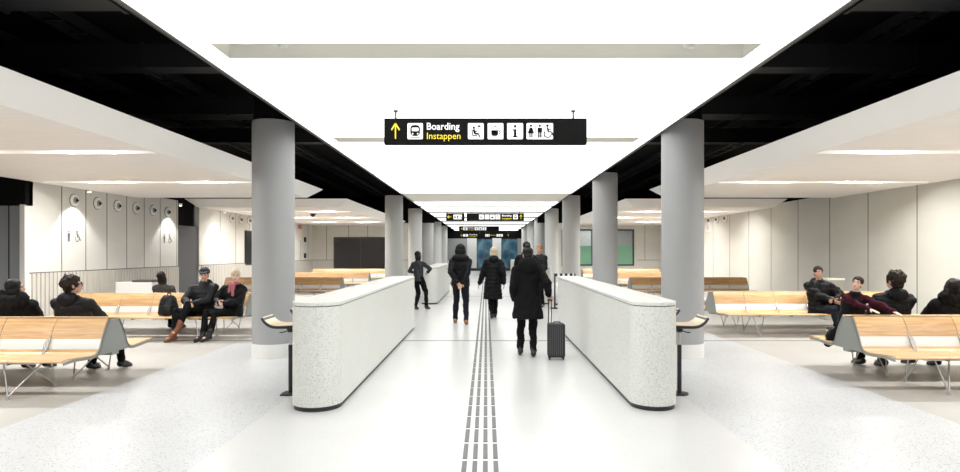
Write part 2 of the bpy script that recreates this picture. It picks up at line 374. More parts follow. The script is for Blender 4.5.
# right wall with the measured panel pitch
struct('wall_right', MB().box((WX, 5, 0), (WX+.15, WY, WT)), 'wall_beige', 'plain beige wall of tall panels behind the benches', 'wall')
sm = MB(); offs = [227, 243.6, 262.7, 285, 312, 343.6, 382, 431]; ys = [WX*640/o for o in offs]
ys = [ys[-1]-1.735] + ys + [ys[0]+1.735*k for k in (1, 2, 3, 4)]
seams_y(WX, 1, ys, 0, WT, sm)
struct('trim_4', sm, 'joint', 'fine dark joints between the beige wall panels', 'wall joint')
# lower, set-forward stretch of the right wall at the far end
lw = MB().box((WX-.03, 30.2, 1.16), (WX-.001, WY, WT)); lw.box((WX-.03, 30.2, 0), (WX-.001, WY, 1.13)); struct('wall_right_end', lw, 'wall_pale', 'pale end stretch of the beige wall with a low joint', 'wall')
# back walls either side of the corridor
struct('wall_back', MB().box((-WX, WY, 0), (-3.7, WY+.2, WT)), 'wall_beige', 'beige back wall behind the rear benches with a large black panel', 'wall')
sm = MB()
for x in [-8.35, -7.2, -6.2, -5.2, -4.4]: sm.box((x-.012, WY-.004, 1.16), (x+.012, WY+.02, WT))
sm.box((-WX, WY-.04, 1.15), (-3.7, WY+.02, 1.17)); struct('trim_5', sm, 'joint', 'dark joints of the beige back wall', 'wall joint')
r = empty('display_panel', (-6.55, WY-.01, 1.52)); MB().box((-1.42, -.06, -.84), (1.42, 0, .84)).build('frame', 'charcoal', r, bevel=.01); MB().box((-1.38, -.066, -.80), (-.005, -.061, .80)).box((.005, -.066, -.80), (1.38, -.061, .80)).build('black_face', 'black_screen', r)
tag(r, 'large black two-part panel on the beige back wall above the rear benches', 'panel')
r = empty('wall_screen', (-WX+.001, 25.3, 1.74)); MB().box((0, -1.2, -.66), (.05, 1.2, .66)).build('casing', 'black_plastic', r, bevel=.01); MB().box((.051, -1.16, -.62), (.054, 1.16, .62)).build('screen', 'black_screen', r)
tag(r, 'black screen on the pale wall partly behind the first grey column', 'screen')
# right back wall with windows
bw = MB(); wz0, wz1 = .86, 2.77
wins = [(3.95, 5.58), (5.68, 7.74)]
bw.box((3.7, WY, 0), (WX, WY+.2, wz0)); bw.box((3.7, WY, wz1), (WX, WY+.2, WT)); bw.box((3.7, WY, wz0), (3.95, WY+.2, wz1)); bw.box((5.58, WY, wz0), (5.68, WY+.2, wz1)); bw.box((7.74, WY, wz0), (WX, WY+.2, wz1))
struct('wall_back', bw, 'wall_pale', 'pale back wall with two green frosted windows', 'wall')
struct('trim_6', MB().box((7.9, WY-.004, 1.15), (WX, WY+.01, 1.17)).box((8.3, WY-.004, 1.16), (8.32, WY+.01, WT)), 'joint', 'joints on the pale back wall beside the window', 'wall joint')
for i, (a, b) in enumerate(wins):
    r = empty(f'window_{i+1}', ((a+b)/2, WY, wz0)); hw = (b-a)/2; H = wz1-wz0
    f = MB()
    for (p, q) in (((-hw, -.03, 0), (hw, .1, .08)), ((-hw, -.03, H-.08), (hw, .1, H)), ((-hw, -.03, .08), (-hw+.07, .1, H-.08)), ((hw-.07, -.03, .08), (hw, .1, H-.08))): f.box(p, q)
    f.build('window_frame', 'charcoal', r)
    MB().box((-hw+.07, .03, .08), (hw-.07, .045, 1.03)).build('frosted_pane', 'frost_green', r)
    MB().box((-hw+.07, .03, 1.03), (hw-.07, .045, H-.08)).build('clear_pane', 'clear_glass', r)
    tag(r, ['dark framed window with green frosted lower half, beside the corridor', 'dark framed window with green frosted lower half, beside the bare end wall'][i], 'window', kind='structure')
struct('wall_office', MB().box((3.7, WY+2.5, 0), (WX, WY+2.6, 3.1)).box((3.6, WY+.21, 0), (3.7, WY+2.5, 3.1)).box((WX, WY+.21, 0), (WX+.1, WY+2.5, 3.1)).box((3.7, WY+.21, 3.1), (WX, WY+2.6, 3.15)), 'inner_grey', 'grey room seen through the frosted windows', 'wall')
struct('door_2', MB().box((6.2, WY+2.42, 0), (7.3, WY+2.49, 2.7), 0).box((6.35, WY+2.40, .9), (7.15, WY+2.42, 2.4), 1), ['white_wall', 'charcoal'], 'white framed door in the room behind the windows', 'door')
ld = bpy.data.lights.new('office_fill_light', 'AREA'); ld.size = 1.5; ld.energy = 60; lo = bpy.data.objects.new('office_fill_light', ld); COL.objects.link(lo); lo.location = (6, WY+1.3, 3.05)  # unseen fill light added to brighten the room behind the windows
# corridor walls beyond
cw = MB()
for s in (-1, 1): cw.box((s*3.7, WY+.2, 0), (s*3.85, YE, 4.5))
struct('wall_corridor', cw, 'wall_pale', 'pale walls of the corridor beyond the waiting areas', 'wall')
cj = MB()
for s in (-1, 1):
    cj.box((s*3.695, WY+.2, 1.15), (s*3.71, YE, 1.17))
    for y in (36, 39, 42.5, 46, 50): cj.box((s*3.695, y-.02, 0), (s*3.71, y+.02, 3.3))
struct('trim_7', cj, 'joint', 'joints in the far corridor walls', 'wall joint')
# end wall: black lintel, white piers, glass doors
struct('wall_end', MB().box((-3.7, YE, 2.72), (3.7, YE+.2, 4.5), 0).box((-3.7, YE, 0), (-1.6, YE+.2, 2.72), 1).box((2.65, YE, 0), (3.7, YE+.2, 2.72), 1), ['black_void', 'inner_grey'], 'black lintel and grey flank of the corridor end wall', 'wall')
for i, (a, b) in enumerate(((-1.6, -.80), (.53, 1.27))): struct('pillar', MB().box((a, YE-.12, 0), (b, YE+.2, 2.75)), 'white_wall', ['broad white pier at the corridor end, before the first glass door', 'broad white pier between the two blue glass doors'][i], 'pillar')
for i, (a, b) in enumerate(((-.80, .53), (1.27, 2.65))):
    r = empty(f'door_{i+3}', ((a+b)/2, YE+.1, 0)); h = (b-a)/2
    MB().box((-h, 0, .15), (h, .05, 2.7)).build('glass', 'night_glass', r)
    f = MB().box((-h, -.05, 0), (h, .06, .18)); 
    for x in (-h, -.025, h-.05): f.box((x, -.04, .18), (x+.05, .01, 2.7))
    f.build('door_frame', 'charcoal', r)
    tag(r, ['dark blue glass door at the corridor end between the white piers', 'dark blue glass door at the corridor end past the second white pier'][i], 'door', kind='structure')
struct('trim_8', MB().box((-3.7, YE-.16, 0), (3.7, YE-.10, .22)), 'black_plastic', 'black plinth across the corridor end', 'plinth')
struct('wall_rear_bounce', MB().box((-10.2, YB-.1, 0), (10.2, YB, 4.5)), 'wall_pale', 'unseen pale wall added behind the camera for bounce light', 'wall')  # out-of-view wall added to bounce light back into the hall
struct('wall_front_left', MB().box((-10.0, YB, 0), (-10.15, 7.5, 4.5)).box((9.25, YB, 0), (9.4, 5, 4.5)), 'wall_pale', 'side walls beside the camera', 'wall')

# round air nozzles on the walls
def nozzle(x, y, z, s, label, r0=.125):
    r = empty('air_nozzle', (x, y, z), 0 if s > 0 else PI)
    MB().tube((0, 0, 0), (.008, 0, 0), r0*1.08, r0*1.08, 32).build('shadow_ring', 'charcoal', r, smooth=30)  # dark disc painted in as the shadow around the white ring
    MB().tube((.008, 0, 0), (.04, 0, 0), r0, r0*.94, 32).build('outer_ring', 'fascia_white', r, smooth=30)
    MB().tube((.041, 0, 0), (.06, 0, 0), r0*.55, r0*.5, 24).build('bowl', 'column_grey', r, smooth=30)
    MB().tube((.061, 0, 0), (.10, .01, -.01), r0*.3, r0*.18, 16).build('jet', 'black_plastic', r, smooth=30)
    tag(r, label, 'air nozzle', 'round air nozzles on the walls')
for k, px in enumerate((73.7, 97, 117, 135.5, 152.5, 167)):
    nozzle(-WX, WX*640/(486.1-px), 2.72, 1, f'round white air nozzle on the pictogram wall, {["first","second","third","fourth","fifth","last"][k]} panel from the dark doors', .135)
for k, px in enumerate((231, 240, 248.6)):
    nozzle(-WX, WX*640/(486.1-px), 2.78, 1, f'round air nozzle on the far pale wall, {ORD[k]} one towards the grey column', .13)
for k, px in enumerate((709.8, 717.4, 725.8)):
    nozzle(WX, WX*640/(px-486.1), 2.86, -1, f'round air nozzle on the beige wall, {["third","second","first"][k]} one from the camera', .14)

# ------------------------------------------------------------------ flat pictograms (u,v in 0..1 box units)
def disc(cx, cy, r, n=20): return [(cx+r*math.cos(2*PI*k/n), cy+r*math.sin(2*PI*k/n)) for k in range(n)]
def rect(x0, y0, x1, y1): return [(x0, y0), (x1, y0), (x1, y1), (x0, y1)]
def rrect(x0, y0, x1, y1, r, n=5):
    o = []
    for cx, cy, a in ((x1-r, y1-r, 0), (x0+r, y1-r, PI/2), (x0+r, y0+r, PI), (x1-r, y0+r, 1.5*PI)):
        for k in range(n+1): t = a+PI/2*k/n; o.append((cx+r*math.cos(t), cy+r*math.sin(t)))
    return o
def bar(x0, y0, x1, y1, w_):
    d = Vector((x1-x0, y1-y0)); d.normalize(); n = Vector((-d.y, d.x))*w_/2
    return [(x0+n.x, y0+n.y), (x0-n.x, y0-n.y), (x1-n.x, y1-n.y), (x1+n.x, y1+n.y)]
def arc(cx, cy, r, w_, a0, a1, n=14):
    o = [(cx+(r+w_/2)*math.cos(a0+(a1-a0)*k/n), cy+(r+w_/2)*math.sin(a0+(a1-a0)*k/n)) for k in range(n+1)]
    return o + [(cx+(r-w_/2)*math.cos(a1+(a0-a1)*k/n), cy+(r-w_/2)*math.sin(a1+(a0-a1)*k/n)) for k in range(n+1)]
ICON = {
 'train': [rrect(.2, .2, .8, .88, .22)], 
 'train_hole': [rrect(.29, .5, .71, .72, .06), disc(.34, .34, .05), disc(.66, .34, .05)],
 'wait': [disc(.38, .72, .08), bar(.36, .62, .46, .34, .14), bar(.44, .34, .66, .34, .11), bar(.66, .36, .74, .14, .08), bar(.25, .62, .32, .22, .06), bar(.3, .22, .6, .22, .06), bar(.4, .55, .58, .46, .06), bar(.70, .78, .70, .5, .04), rect(.6, .76, .8, .82), disc(.7, .84, .05)],
 'cup': [rrect(.24, .2, .66, .56, .14), rect(.24, .42, .66, .56), arc(.68, .42, .11, .06, -PI/2, PI/2), bar(.2, .14, .72, .14, .04), arc(.38, .69, .06, .035, PI/2, 1.5*PI), arc(.44, .8, .06, .035, -PI/2, PI/2), bar(.32, .75, .6, .80, .035)],
 'info': [disc(.5, .8, .085), rect(.42, .16, .58, .62), rect(.35, .54, .5, .62), rect(.35, .12, .65, .2)],
 'woman': [disc(.5, .84, .075), [(.42, .72), (.58, .72), (.7, .36), (.3, .36)], rect(.4, .1, .48, .36), rect(.52, .1, .6, .36)],
 'man': [disc(.5, .84, .075), rrect(.36, .42, .64, .72, .06), rect(.39, .1, .485, .45), rect(.515, .1, .61, .45)],
 'wheel': [disc(.42, .84, .08), bar(.42, .74, .48, .46, .10), bar(.46, .46, .68, .46, .08), bar(.68, .46, .8, .2, .08), bar(.8, .2, .9, .24, .07), bar(.44, .62, .64, .6, .06), arc(.45, .32, .21, .06, PI*.75, PI*2.05)],
 'arrow': [bar(.5, .02, .5, .93, .13), bar(.5, .98, .1, .58, .13), bar(.5, .98, .9, .58, .13)],
}
def draw(mb, polys, T, mi, lay):
    """T maps (u,v,layer) -> world/local point; each poly becomes a thin raised plate"""
    for p in polys:
        a = [T(u, v, lay) for u, v in p]; n = len(a)
        mb.add(a, [tuple(range(n))], mi)
def text_mesh(txt, size, bold=False):
    cu = bpy.data.curves.new('t', 'FONT'); cu.body = txt; cu.size = size; cu.offset = .0016 if bold else .0; cu.resolution_u = 3; cu.fill_mode = 'BOTH'
    o = bpy.data.objects.new('t', cu); COL.objects.link(o); dg = bpy.context.evaluated_depsgraph_get(); dg.update()
    me = bpy.data.meshes.new_from_object(o.evaluated_get(dg)); v = [p.co.copy() for p in me.vertices]; f = [tuple(p.vertices) for p in me.polygons]
    bpy.data.objects.remove(o); return v, f
def sign(name, xl, xr, y, zb, zt, items, label, rods, group='hanging signs over the corridor', side='front'):
    r = empty(name, ((xl+xr)/2, y, zb)); W = xr-xl; H = zt-zb
    MB().box((-W/2, -.05, 0), (W/2, .05, H)).build('sign_box', 'sign_black', r, bevel=.006)
    for rx in rods:
        MB().tube((rx*W-W/2, 0, H), (rx*W-W/2, 0, HZ-zb-.01), .012, n=8).tube((rx*W-W/2, 0, HZ-zb-.02), (rx*W-W/2, 0, HZ-zb-.002), .03, n=16).build('hanger_rod', 'charcoal', r, smooth=30)
    def T0(x0, z0, sx, sz):
        return lambda u, v, lay: (x0+u*sx-W/2, -.0505-.0012*lay, z0+v*sz)
    for it in items:
        k = it[0]
        if k == 'box':
            _, x, w_, icons = it; hh = H*.62; z0 = H*.19; mb = MB()
            draw(mb, [rrect(0, 0, 1, 1, .07)] if w_ < hh*1.2 else [rrect(0, 0, 1, 1, .05)], T0(x, z0, w_, hh), 0, 1)
            n = len(icons); iw = min(hh, w_/n)
            for q, ic in enumerate(icons):
                x0 = x+(w_-iw*n)/2+iw*q
                T = T0(x0-(hh-iw)/2, z0, hh, hh)
                draw(mb, ICON[ic], T, 1, 2)
                if ic == 'train': draw(mb, ICON['train_hole'], T, 0, 3); draw(mb, [bar(.22, .1, .78, .1, .04)], T, 1, 2)
                if n > 1 and q: draw(mb, [bar(.5-iw/hh/2, .12, .5-iw/hh/2, .88, .03)], T, 1, 2)
            mb.build('pictogram_tile', ['sign_white', 'sign_black'], r, recalc=False)
        elif k == 'arrow':
            _, x, w_, hh, d = it; mb = MB(); T = T0(x, (H-hh)/2, w_, hh)
            if d == 'left': T = lambda u, v, lay: (x+(1-v)*hh-W/2, -.0505-.0012*lay, (H-w_)/2+u*w_)
            draw(mb, ICON['arrow'], T, 0, 1); mb.build('arrow_symbol', 'sign_yellow', r, recalc=False)
        elif k == 'text':
            _, x, z, s, txt, m_ = it[:6]
            v, f = text_mesh(txt, s, m_ == 'sign_white')
            mx = max(p.x for p in v); want = it[6] if len(it) > 6 else mx
            mb = MB().add([(x+p.x*want/mx-W/2, -.0525, z+p.y) for p in v], f); mb.build('lettering', m_, r, recalc=False)
    tag(r, label, 'sign', group); return r
K = 8.17/640
X = lambda px: (px-384.6)*K
main_items = [('arrow', X(391), 10*K, 15.6*K, 'up'), ('box', X(407.9), 15.3*K, ['train']), ('text', X(426.6), .185, .125, 'Boarding', 'sign_white', 33*K), ('text', X(426.6), .066, .118, 'Instappen', 'sign_yellow', 34*K),
    ('box', X(468), 15.6*K, ['wait']), ('box', X(487.6), 15.6*K, ['cup']), ('box', X(507), 15.8*K, ['info']), ('box', X(526.2), 26.4*K, ['woman', 'man', 'wheel'])]
sign('direction_sign', (384.6-486.1)*K, (586.3-486.1)*K, 8.17, 2.948, 3.278, main_items, 'big black sign reading Boarding Instappen with yellow up arrow, hung nearest the camera', (.055, .935))
def far_sign(x0, x1, y, items, label, rods=(.08, .92), zb=2.948, zt=3.278): return sign('direction_sign', (x0-486.1)*y/640, (x1-486.1)*y/640, y, zb, zt, items, label, rods)
k2 = 28/640
far_sign(446, 464.6, 28, [('arrow', .06, .15, .18, 'left'), ('box', .33, .36, ['woman', 'man', 'wheel'])], 'small black sign with yellow arrow and toilet pictograms, in the second row of signs')
far_sign(466.5, 524, 28, [('box', 12.6*k2, .2, ['wait']), ('box', 18.2*k2, .2, ['info']), ('box', 23.6*k2, .2, ['cup']), ('box', 29*k2, .2, ['wheel']), ('text', 35.4*k2, .185, .115, 'Boarding', 'sign_white', 9.5*k2), ('text', 35.4*k2, .06, .115, 'Instappen', 'sign_yellow', 9.5*k2), ('box', 46.6*k2, .2, ['train']), ('arrow', 53*k2, .12, .2, 'up')], 'long black sign of white pictograms ending in a yellow arrow, second row of signs')
k3 = 42/640
far_sign(459, 499, 42, [('arrow', .12, .15, .18, 'left'), ('box', 4*k3, .3, ['train']), ('text', 9.2*k3, .185, .115, 'Boarding', 'sign_white', 5.5*k3), ('text', 9.2*k3, .06, .115, 'Instappen', 'sign_yellow', 5.5*k3), ('box', 15.6*k3, .24, ['wait']), ('box', 19.6*k3, .24, ['cup']), ('box', 23.6*k3, .24, ['info'])], 'black sign with yellow lettering in the third row of signs')
k4 = 52/640
far_sign(459.5, 481.5, 52, [('arrow', .1, .15, .18, 'left'), ('box', 3.6*k4, .4, ['train']), ('text', 10*k4, .185, .115, 'Boarding', 'sign_white', 7.5*k4), ('text', 10*k4, .06, .115, 'Instappen', 'sign_yellow', 7.5*k4)], 'black sign with one white tile, last row of signs before the end wall', zb=2.78, zt=3.08)
far_sign(483.5, 510, 52, [('box', 1.8*k4, .34, ['woman', 'man']), ('text', 7*k4, .14, .10, 'Boarding', 'sign_yellow', 5*k4), ('box', 13*k4, .5, ['wait', 'cup']), ('arrow', 24*k4, .1, .2, 'up')], 'longer black sign with several tiles, last row of signs before the end wall', zb=2.78, zt=3.08)
# wall pictograms
def wall_picto(y, z, h, label):
    r = empty('toilet_pictogram', (-WX+.006, y, z))
    for q, (ic, nm) in enumerate((('man', 'man_figure'), ('wheel', 'wheelchair_figure'))):
        mb = MB(); draw(mb, ICON[ic], lambda u, v, lay: (0, (q-1+u)*h, (v-.5)*h), 0, 1); mb.build(nm, 'picto_grey', r, recalc=False)
    tag(r, label, 'pictogram', 'toilet pictograms on the pale wall')
wall_picto(14.1, 1.93, .30, 'grey man and wheelchair pictogram under the first nozzle of the pale wall')
wall_picto(18.25, 1.97, .32, 'grey man and wheelchair pictogram under the last nozzle of the pale wall')
# small wall notices far away
r = empty('wall_notice', (-WX, 31.2, 2.55)); MB().box((0, -.3, -.4), (.015, .3, .4)).build('sheet', 'poster_white', r); MB().box((.016, -.3, .15), (.018, .3, .36)).build('red_band', 'poster_red', r); tag(r, 'white notice with a red band high on the far pale wall', 'notice')
for k, z in enumerate((2.2, 1.4)): tag(MB().box((-WX, 31.95, z-.12), (-WX+.08, 32.12, z+.12)).build('control_box', 'black_plastic', bevel=.01), ['small dark control box on the far pale wall, upper one', 'small dark control box on the far pale wall, lower one'][k], 'control box', 'dark boxes on the far wall')
r = empty('dome_camera', (-6.2, 22.9, ZB)); MB().tube((0, 0, 0), (0, 0, -.04), .11, .11, 24).build('mount', 'black_plastic', r, smooth=30); MB().ell((0, 0, -.04), (.085, .085, .08)).build('dome', 'black_screen', r, smooth=180); tag(r, 'black dome camera under the rear side ceiling by the pale wall', 'camera')
r = empty('wall_notice', (WX-.001, 26.2, 2.6)); MB().box((0, -.35, -.2), (-.02, .35, .2)).build('sheet', 'poster_white', r); draw(pm := MB(), ICON['wheel'], lambda u, v, l: (-.022, .12-u*.24, -.12+v*.24), 0, 1); pm.build('symbol', 'picto_grey', r, recalc=False); tag(r, 'small white notice with a dark symbol under the nozzles of the beige wall', 'notice')

# ------------------------------------------------------------------ spotlights washing the pale wall
def wall_spot(y, label, x=-8.74, z=2.95, tgt=1.6):
    r = empty('wall_spotlight', (x, y, z))
    MB().tube((0, 0, 0.02), (0, 0, -.05), .05, .045, 20).build('spot_housing', 'fascia_white', r, smooth=30)
    MB().tube((0, 0, -.051), (0, 0, -.053), .035, .035, 20).build('lens', 'lamp_emit', r)
    ld = bpy.data.lights.new('wall_spot_light', 'SPOT'); ld.energy = SPOT_W; ld.spot_size = math.radians(98); ld.spot_blend = .4; ld.color = (1, .985, .95); ld.shadow_soft_size = .02
    lo = bpy.data.objects.new('wall_spot_light', ld); COL.objects.link(lo); lo.parent = r; lo.location = (0, 0, -.07)
    lo.rotation_euler = Vector((-.05, 0, -1.6)).to_track_quat('-Z', 'Y').to_euler()
    tag(r, label, 'spotlight', 'spotlights washing the pale wall')
wall_spot(14.1, 'small spotlight in the side ceiling above the first toilet pictogram')
wall_spot(18.3, 'small spotlight in the side ceiling above the last toilet pictogram')
wall_spot(21.4, 'small spotlight washing the far pale wall past the dark gap')

# ------------------------------------------------------------------ counters
def counter(s, y0, y1, label, h=1.08):
    xa, xb = 1.475, (1.945 if s > 0 else 1.975); xc = (xa+xb)/2; rad = (xb-xa)/2
    def outline(g):
        R_ = rad-g; p = []
        for k in range(25): t = PI+PI*k/24; p.append((xc+R_*math.cos(t), y0+rad+R_*1.08*math.sin(t)))
        for k in range(25): t = PI*k/24; p.append((xc+R_*math.cos(t), y1-rad+R_*math.sin(t)))
        return p
    def prism(g, z0, z1):
        o = outline(g); n = len(o); vs = [(s*x, y, z) for z in (z0, z1) for x, y in o]
        return MB().add(vs, [tuple(range(n)), tuple(range(n, 2*n))]+[(k, (k+1) % n, n+(k+1) % n, n+k) for k in range(n)])
    r = empty('counter', (0, 0, 0))
    prism(0, .045, h-.045).build('body', 'counter_stone', r, smooth=40)
    prism(0.012, 0, .045).build('plinth', 'black_plastic', r, smooth=40)
    prism(0.012, h-.045, h-.037).build('shadow_gap', 'black_plastic', r, smooth=40)
    prism(0, h-.037, h).build('counter_top', 'counter_stone', r, smooth=40, bevel=.004)
    tag(r, label, 'counter', 'terrazzo counters along the corridor'); return r
counter(-1, 6.32, 13.4, 'long white terrazzo counter with rounded end beside the grey column, pictogram wall side')
counter(1, 6.36, 13.4, 'long white terrazzo counter with rounded end beside the grey column, plain wall side')
counter(-1, 19.3, 26.2, 'second terrazzo counter behind the woman in grey knitwear', 1.12)
counter(1, 19.3, 26.2, 'second terrazzo counter behind the woman with the suitcase', 1.12)
counter(-1, 32, 39, 'third terrazzo counter far down the corridor on the pictogram wall side', 1.12)
counter(1, 32, 39, 'third terrazzo counter far down the corridor on the plain wall side', 1.12)

# ------------------------------------------------------------------ perch stools
def sweep_profile(prof, th, y0, y1, inset=0, edge_round=0):
    """prof in x,z; extruded along y with thickness th"""
    pts = [Vector((a, b)) for a, b in prof]; n = len(pts); nor = []
    for k in range(n):
        d = pts[min(k+1, n-1)]-pts[max(k-1, 0)]; d.normalize(); nor.append(Vector((-d.y, d.x)))
    up_ = [p+q*th/2 for p, q in zip(pts, nor)]; lo_ = [p-q*th/2 for p, q in zip(pts, nor)]
    loop = up_+lo_[::-1]; m_ = len(loop)
    vs = [(p.x, y, p.y) for y in (y0, y1) for p in loop]
    fs = [(k, (k+1) % m_, m_+(k+1) % m_, m_+k) for k in range(m_)]
    for k in range(n-1): fs.append((k, k+1, m_-2-k, m_-1-k)); fs.append((m_+k, m_+m_-1-k, m_+m_-2-k, m_+k+1))
    return MB().add(vs, fs)
def smooth_prof(pts, n=5):
    out = []; P = [Vector(p) for p in pts]; P = [P[0]*2-P[1]]+P+[P[-1]*2-P[-2]]
    for i in range(1, len(P)-2):
        for k in range(n):
            t = k/n; a, b, c, d = P[i-1:i+3]
            out.append(tuple(.5*((2*b)+(-a+c)*t+(2*a-5*b+4*c-d)*t*t+(-a+3*b-3*c+d)*t**3)))
    out.append(tuple(P[-2])); return out
def perch(s, y, label):
    r = empty('perch_stool', (-2.175 if s < 0 else 2.15, y, 0))
    MB().tube((0, 0, 0), (0, 0, .018), .10, .095, 28).box((-.09, -.1, 0), (.02, .1, .016)).build('base_plate', 'black_plastic', r, smooth=30, bevel=.003)
    MB().tube((0, 0, .018), (0, 0, .55), .024, n=20).build('pole', 'black_plastic', r, smooth=30)
    MB().tube((0, 0, .55), (0, 0, .70), .013, n=16).build('lift_rod', 'steel_leg', r, smooth=30)
    MB().tube((0, 0, .69), (0, 0, .745), .03, .05, 20).box((-.06, -.08, .735), (.09, .08, .755)).build('seat_mount', 'black_plastic', r, smooth=30)
    MB().path([(0, -.04, .715), (s*.05, -.10, .70), (s*.08, -.12, .70)], .006, 8).build('lift_lever', 'black_plastic', r, smooth=60)
    prof = smooth_prof([(-.13, .775), (-.03, .768), (.10, .765), (.17, .778), (.225, .815), (.265, .868)])
    prof = [(s*a, b-.005) for a, b in prof]
    sweep_profile(prof, .03, -.185, .185).build('seat_shell', 'black_plastic', r, smooth=40, bevel=.012)
    p2 = [(a, b+.018) for a, b in prof][1:-1]
    sweep_profile(p2, .008, -.168, .168).build('seat_veneer', 'ply_pale', r, smooth=40)
    tag(r, label, 'perch stool', 'perch stools beside the counters'); return r
perch(-1, 7.12, 'black post perch stool with pale seat before the grey column on the pictogram wall side')
perch(-1, 8.15, 'perch stool mostly hidden behind the counter end, pictogram wall side')
perch(1, 7.12, 'black post perch stool with pale seat before the grey column on the plain wall side')
perch(1, 8.15, 'perch stool mostly hidden behind the counter end, plain wall side')

# ------------------------------------------------------------------ benches
TOT = 1.87
def extr_x(prof, th, x0, x1):
    o = sweep_profile([(a, b) for a, b in prof], th, x0, x1)
    for v in o.v: v.x, v.y = v.y, v.x
    return o
SEAT_P = smooth_prof([(0, .400), (.03, .418), (.2, .412), (.42, .395), (.54, .395), (.605, .415), (.635, .445)])
GAP_P = smooth_prof([(.648, .435), (.66, .47), (.675, .51), (.705, .575)], 3)
BACK_P = smooth_prof([(.700, .560), (.735, .65), (.775, .72), (.825, .785)])
SHELL_P = smooth_prof([(.01, .385), (.2, .392), (.42, .377), (.56, .378), (.62, .41), (.665, .47), (.73, .615), (.835, .77)])
def bench(x_in, s, y, label, n=6):
    """x_in: corridor-side end; s=-1 extends to -x"""
    r = empty('bench', (x_in, y, 0)); M_ = .6
    first = {}
    for half in (0, 1):
        def place(o):
            if half: o.rotation_euler = (0, 0, PI); o.location.y = TOT
            return o
        for k in range(n):
            xc = s*(k+.5)*M_
            for nm, pr, th, mt, hw in (('seat', SEAT_P, .014, 'beech', .296), ('backrest', BACK_P, .014, 'beech', .296), ('lower_back_panel', GAP_P, .008, 'panel_light', .292)):
                if nm in first: o = first[nm].copy(); COL.objects.link(o); o.parent = r
                else: o = first[nm] = extr_x(pr, th, -hw, hw).build(nm, mt, r, smooth=40)
                o.location = (xc, 0, 0); place(o)
        # metal shell edge along both ends and underneath
        for k in range(n+1):
            xc = s*k*M_
            key = 'edge_rib' 
            if key in first: o = first[key].copy(); COL.objects.link(o); o.parent = r
            else: o = first[key] = extr_x(SHELL_P, .03, -.006, .006).build('rib', 'shell_grey', r, smooth=40)
            o.location = (xc, 0, 0); place(o)
            if 0 < k < n:
                if 'arm' in first: o = first['arm'].copy(); COL.objects.link(o); o.parent = r
                else:
                    o = first['arm'] = MB().path([(-.012, .57, .41), (-.012, .60, .50), (-.012, .675, .575)], .007, 8).path([(.012, .57, .41), (.012, .60, .50), (.012, .675, .575)], .007, 8).build('joint_bracket', 'chrome', r, smooth=60)
                o.location = (xc, 0, 0); place(o)
        for k in range(2):
            xc = s*(.6 + k*(n-2)*M_)
            if 'leg' in first: o = first['leg'].copy(); COL.objects.link(o); o.parent = r
            else:
                g = MB(); z = .375
                for (fx, fy, tops) in ((0, .02, ((-.10, .10), (.20, .30))), (0, .76, ((.08, .58), (-.18, .42)))):
                    for tx, ty in tops: g.capsule((fx, fy, .03), (tx, ty, z), .0085, n=10)
                    g.tube((fx, fy, 0), (fx, fy, .05), .017, .014, 14)
                g.box((-.22, .08, z-.005), (.24, .13, z+.012)).box((-.22, .54, z-.005), (.24, .59, z+.008))
                o = first['leg'] = g.build('leg_frame', 'steel_leg', r, smooth=40)
            o.location = (xc, 0, 0); place(o)
    # A-shaped end panels joining the two halves
    top = [(a, b) for a, b in SHELL_P if a >= .56]
    poly = top+[(TOT-a, b) for a, b in top[::-1]]; m_ = len(poly)
    for k in (0, n):
        xx = s*k*M_
        e = MB().add([(xx+d, a, b) for d in (-.006, .006) for a, b in poly], [tuple(range(m_)), tuple(range(m_, 2*m_))]+[(q, (q+1) % m_, m_+(q+1) % m_, m_+q) for q in range(m_)])
        e.build('end_panel', 'shell_grey', r, smooth=30)
    MB().box((0, .90, .34), (s*n*M_, 1.04, .38)).build('beam', 'shell_grey', r)
    tag(r, label, 'bench', 'back-to-back wooden benches'); return r
BL = [6.8, 11.35, 19.1, 23.8, 29.1]; BR = [7.03, 11.9, 19.1, 23.8, 29.1]
WH = ['nearest the camera', 'with the couple in dark coats on it', 'first empty one in the rear', 'middle empty one in the rear', 'last before the back wall']
WR = ['nearest the camera', 'with the smiling man in a black jacket on it', 'first empty one in the rear', 'middle empty one in the rear', 'last before the back wall']
for k in range(5):
    bench(-4.5, -1, BL[k], f'double beech bench, pictogram wall side, {WH[k]}')
    bench(4.5, 1, BR[k], f'double beech bench, plain wall side, {WR[k]}')

# white cabinet with dark tray, and the beige bin by the other wall
r = empty('cabinet', (-8.15, 15.0, 0)); MB().box((-.42, -.2, 0), (.42, .2, .88)).build('body', 'white_wall', r, bevel=.01); MB().box((-.05, -.2, .881), (.44, .2, .93)).build('dark_tray', 'charcoal', r, bevel=.015)
tag(r, 'white cabinet with dark tray top in front of the pale slatted wall', 'cabinet')
r = empty('waste_bin', (8.1, 15.0, 0)); MB().box((-.2, -.2, 0), (.2, .2, .93)).build('body', 'bin_beige', r, bevel=.015); MB().box((-.2, -.2, .931), (.2, .2, .97)).build('lid', 'slot_beige', r, bevel=.01)
tag(r, 'pale waste bin by the beige wall behind the smiling man', 'bin')
# striped barrier behind the counter on the plain wall side
r = empty('barrier', (2.2, 17.9, 0))
for x in (-.28, .28):
    MB().tube((x, 0, .02), (x, 0, .98), .022, n=14).tube((x, 0, 0), (x, 0, .025), .13, n=24).build('post', 'black_plastic', r, smooth=30)
st = MB()
for k in range(8): st.box((-.28+k*.07, -.012, .90), (-.21+k*.07, .012, .98), k % 2)
st.build('striped_tape', ['black_plastic', 'base_white'], r); MB().box((-.28, -.015, .10), (.28, .015, .14)).build('lower_bar', 'black_plastic', r)
tag(r, 'small barrier with black and white striped tape behind the counter end', 'barrier')
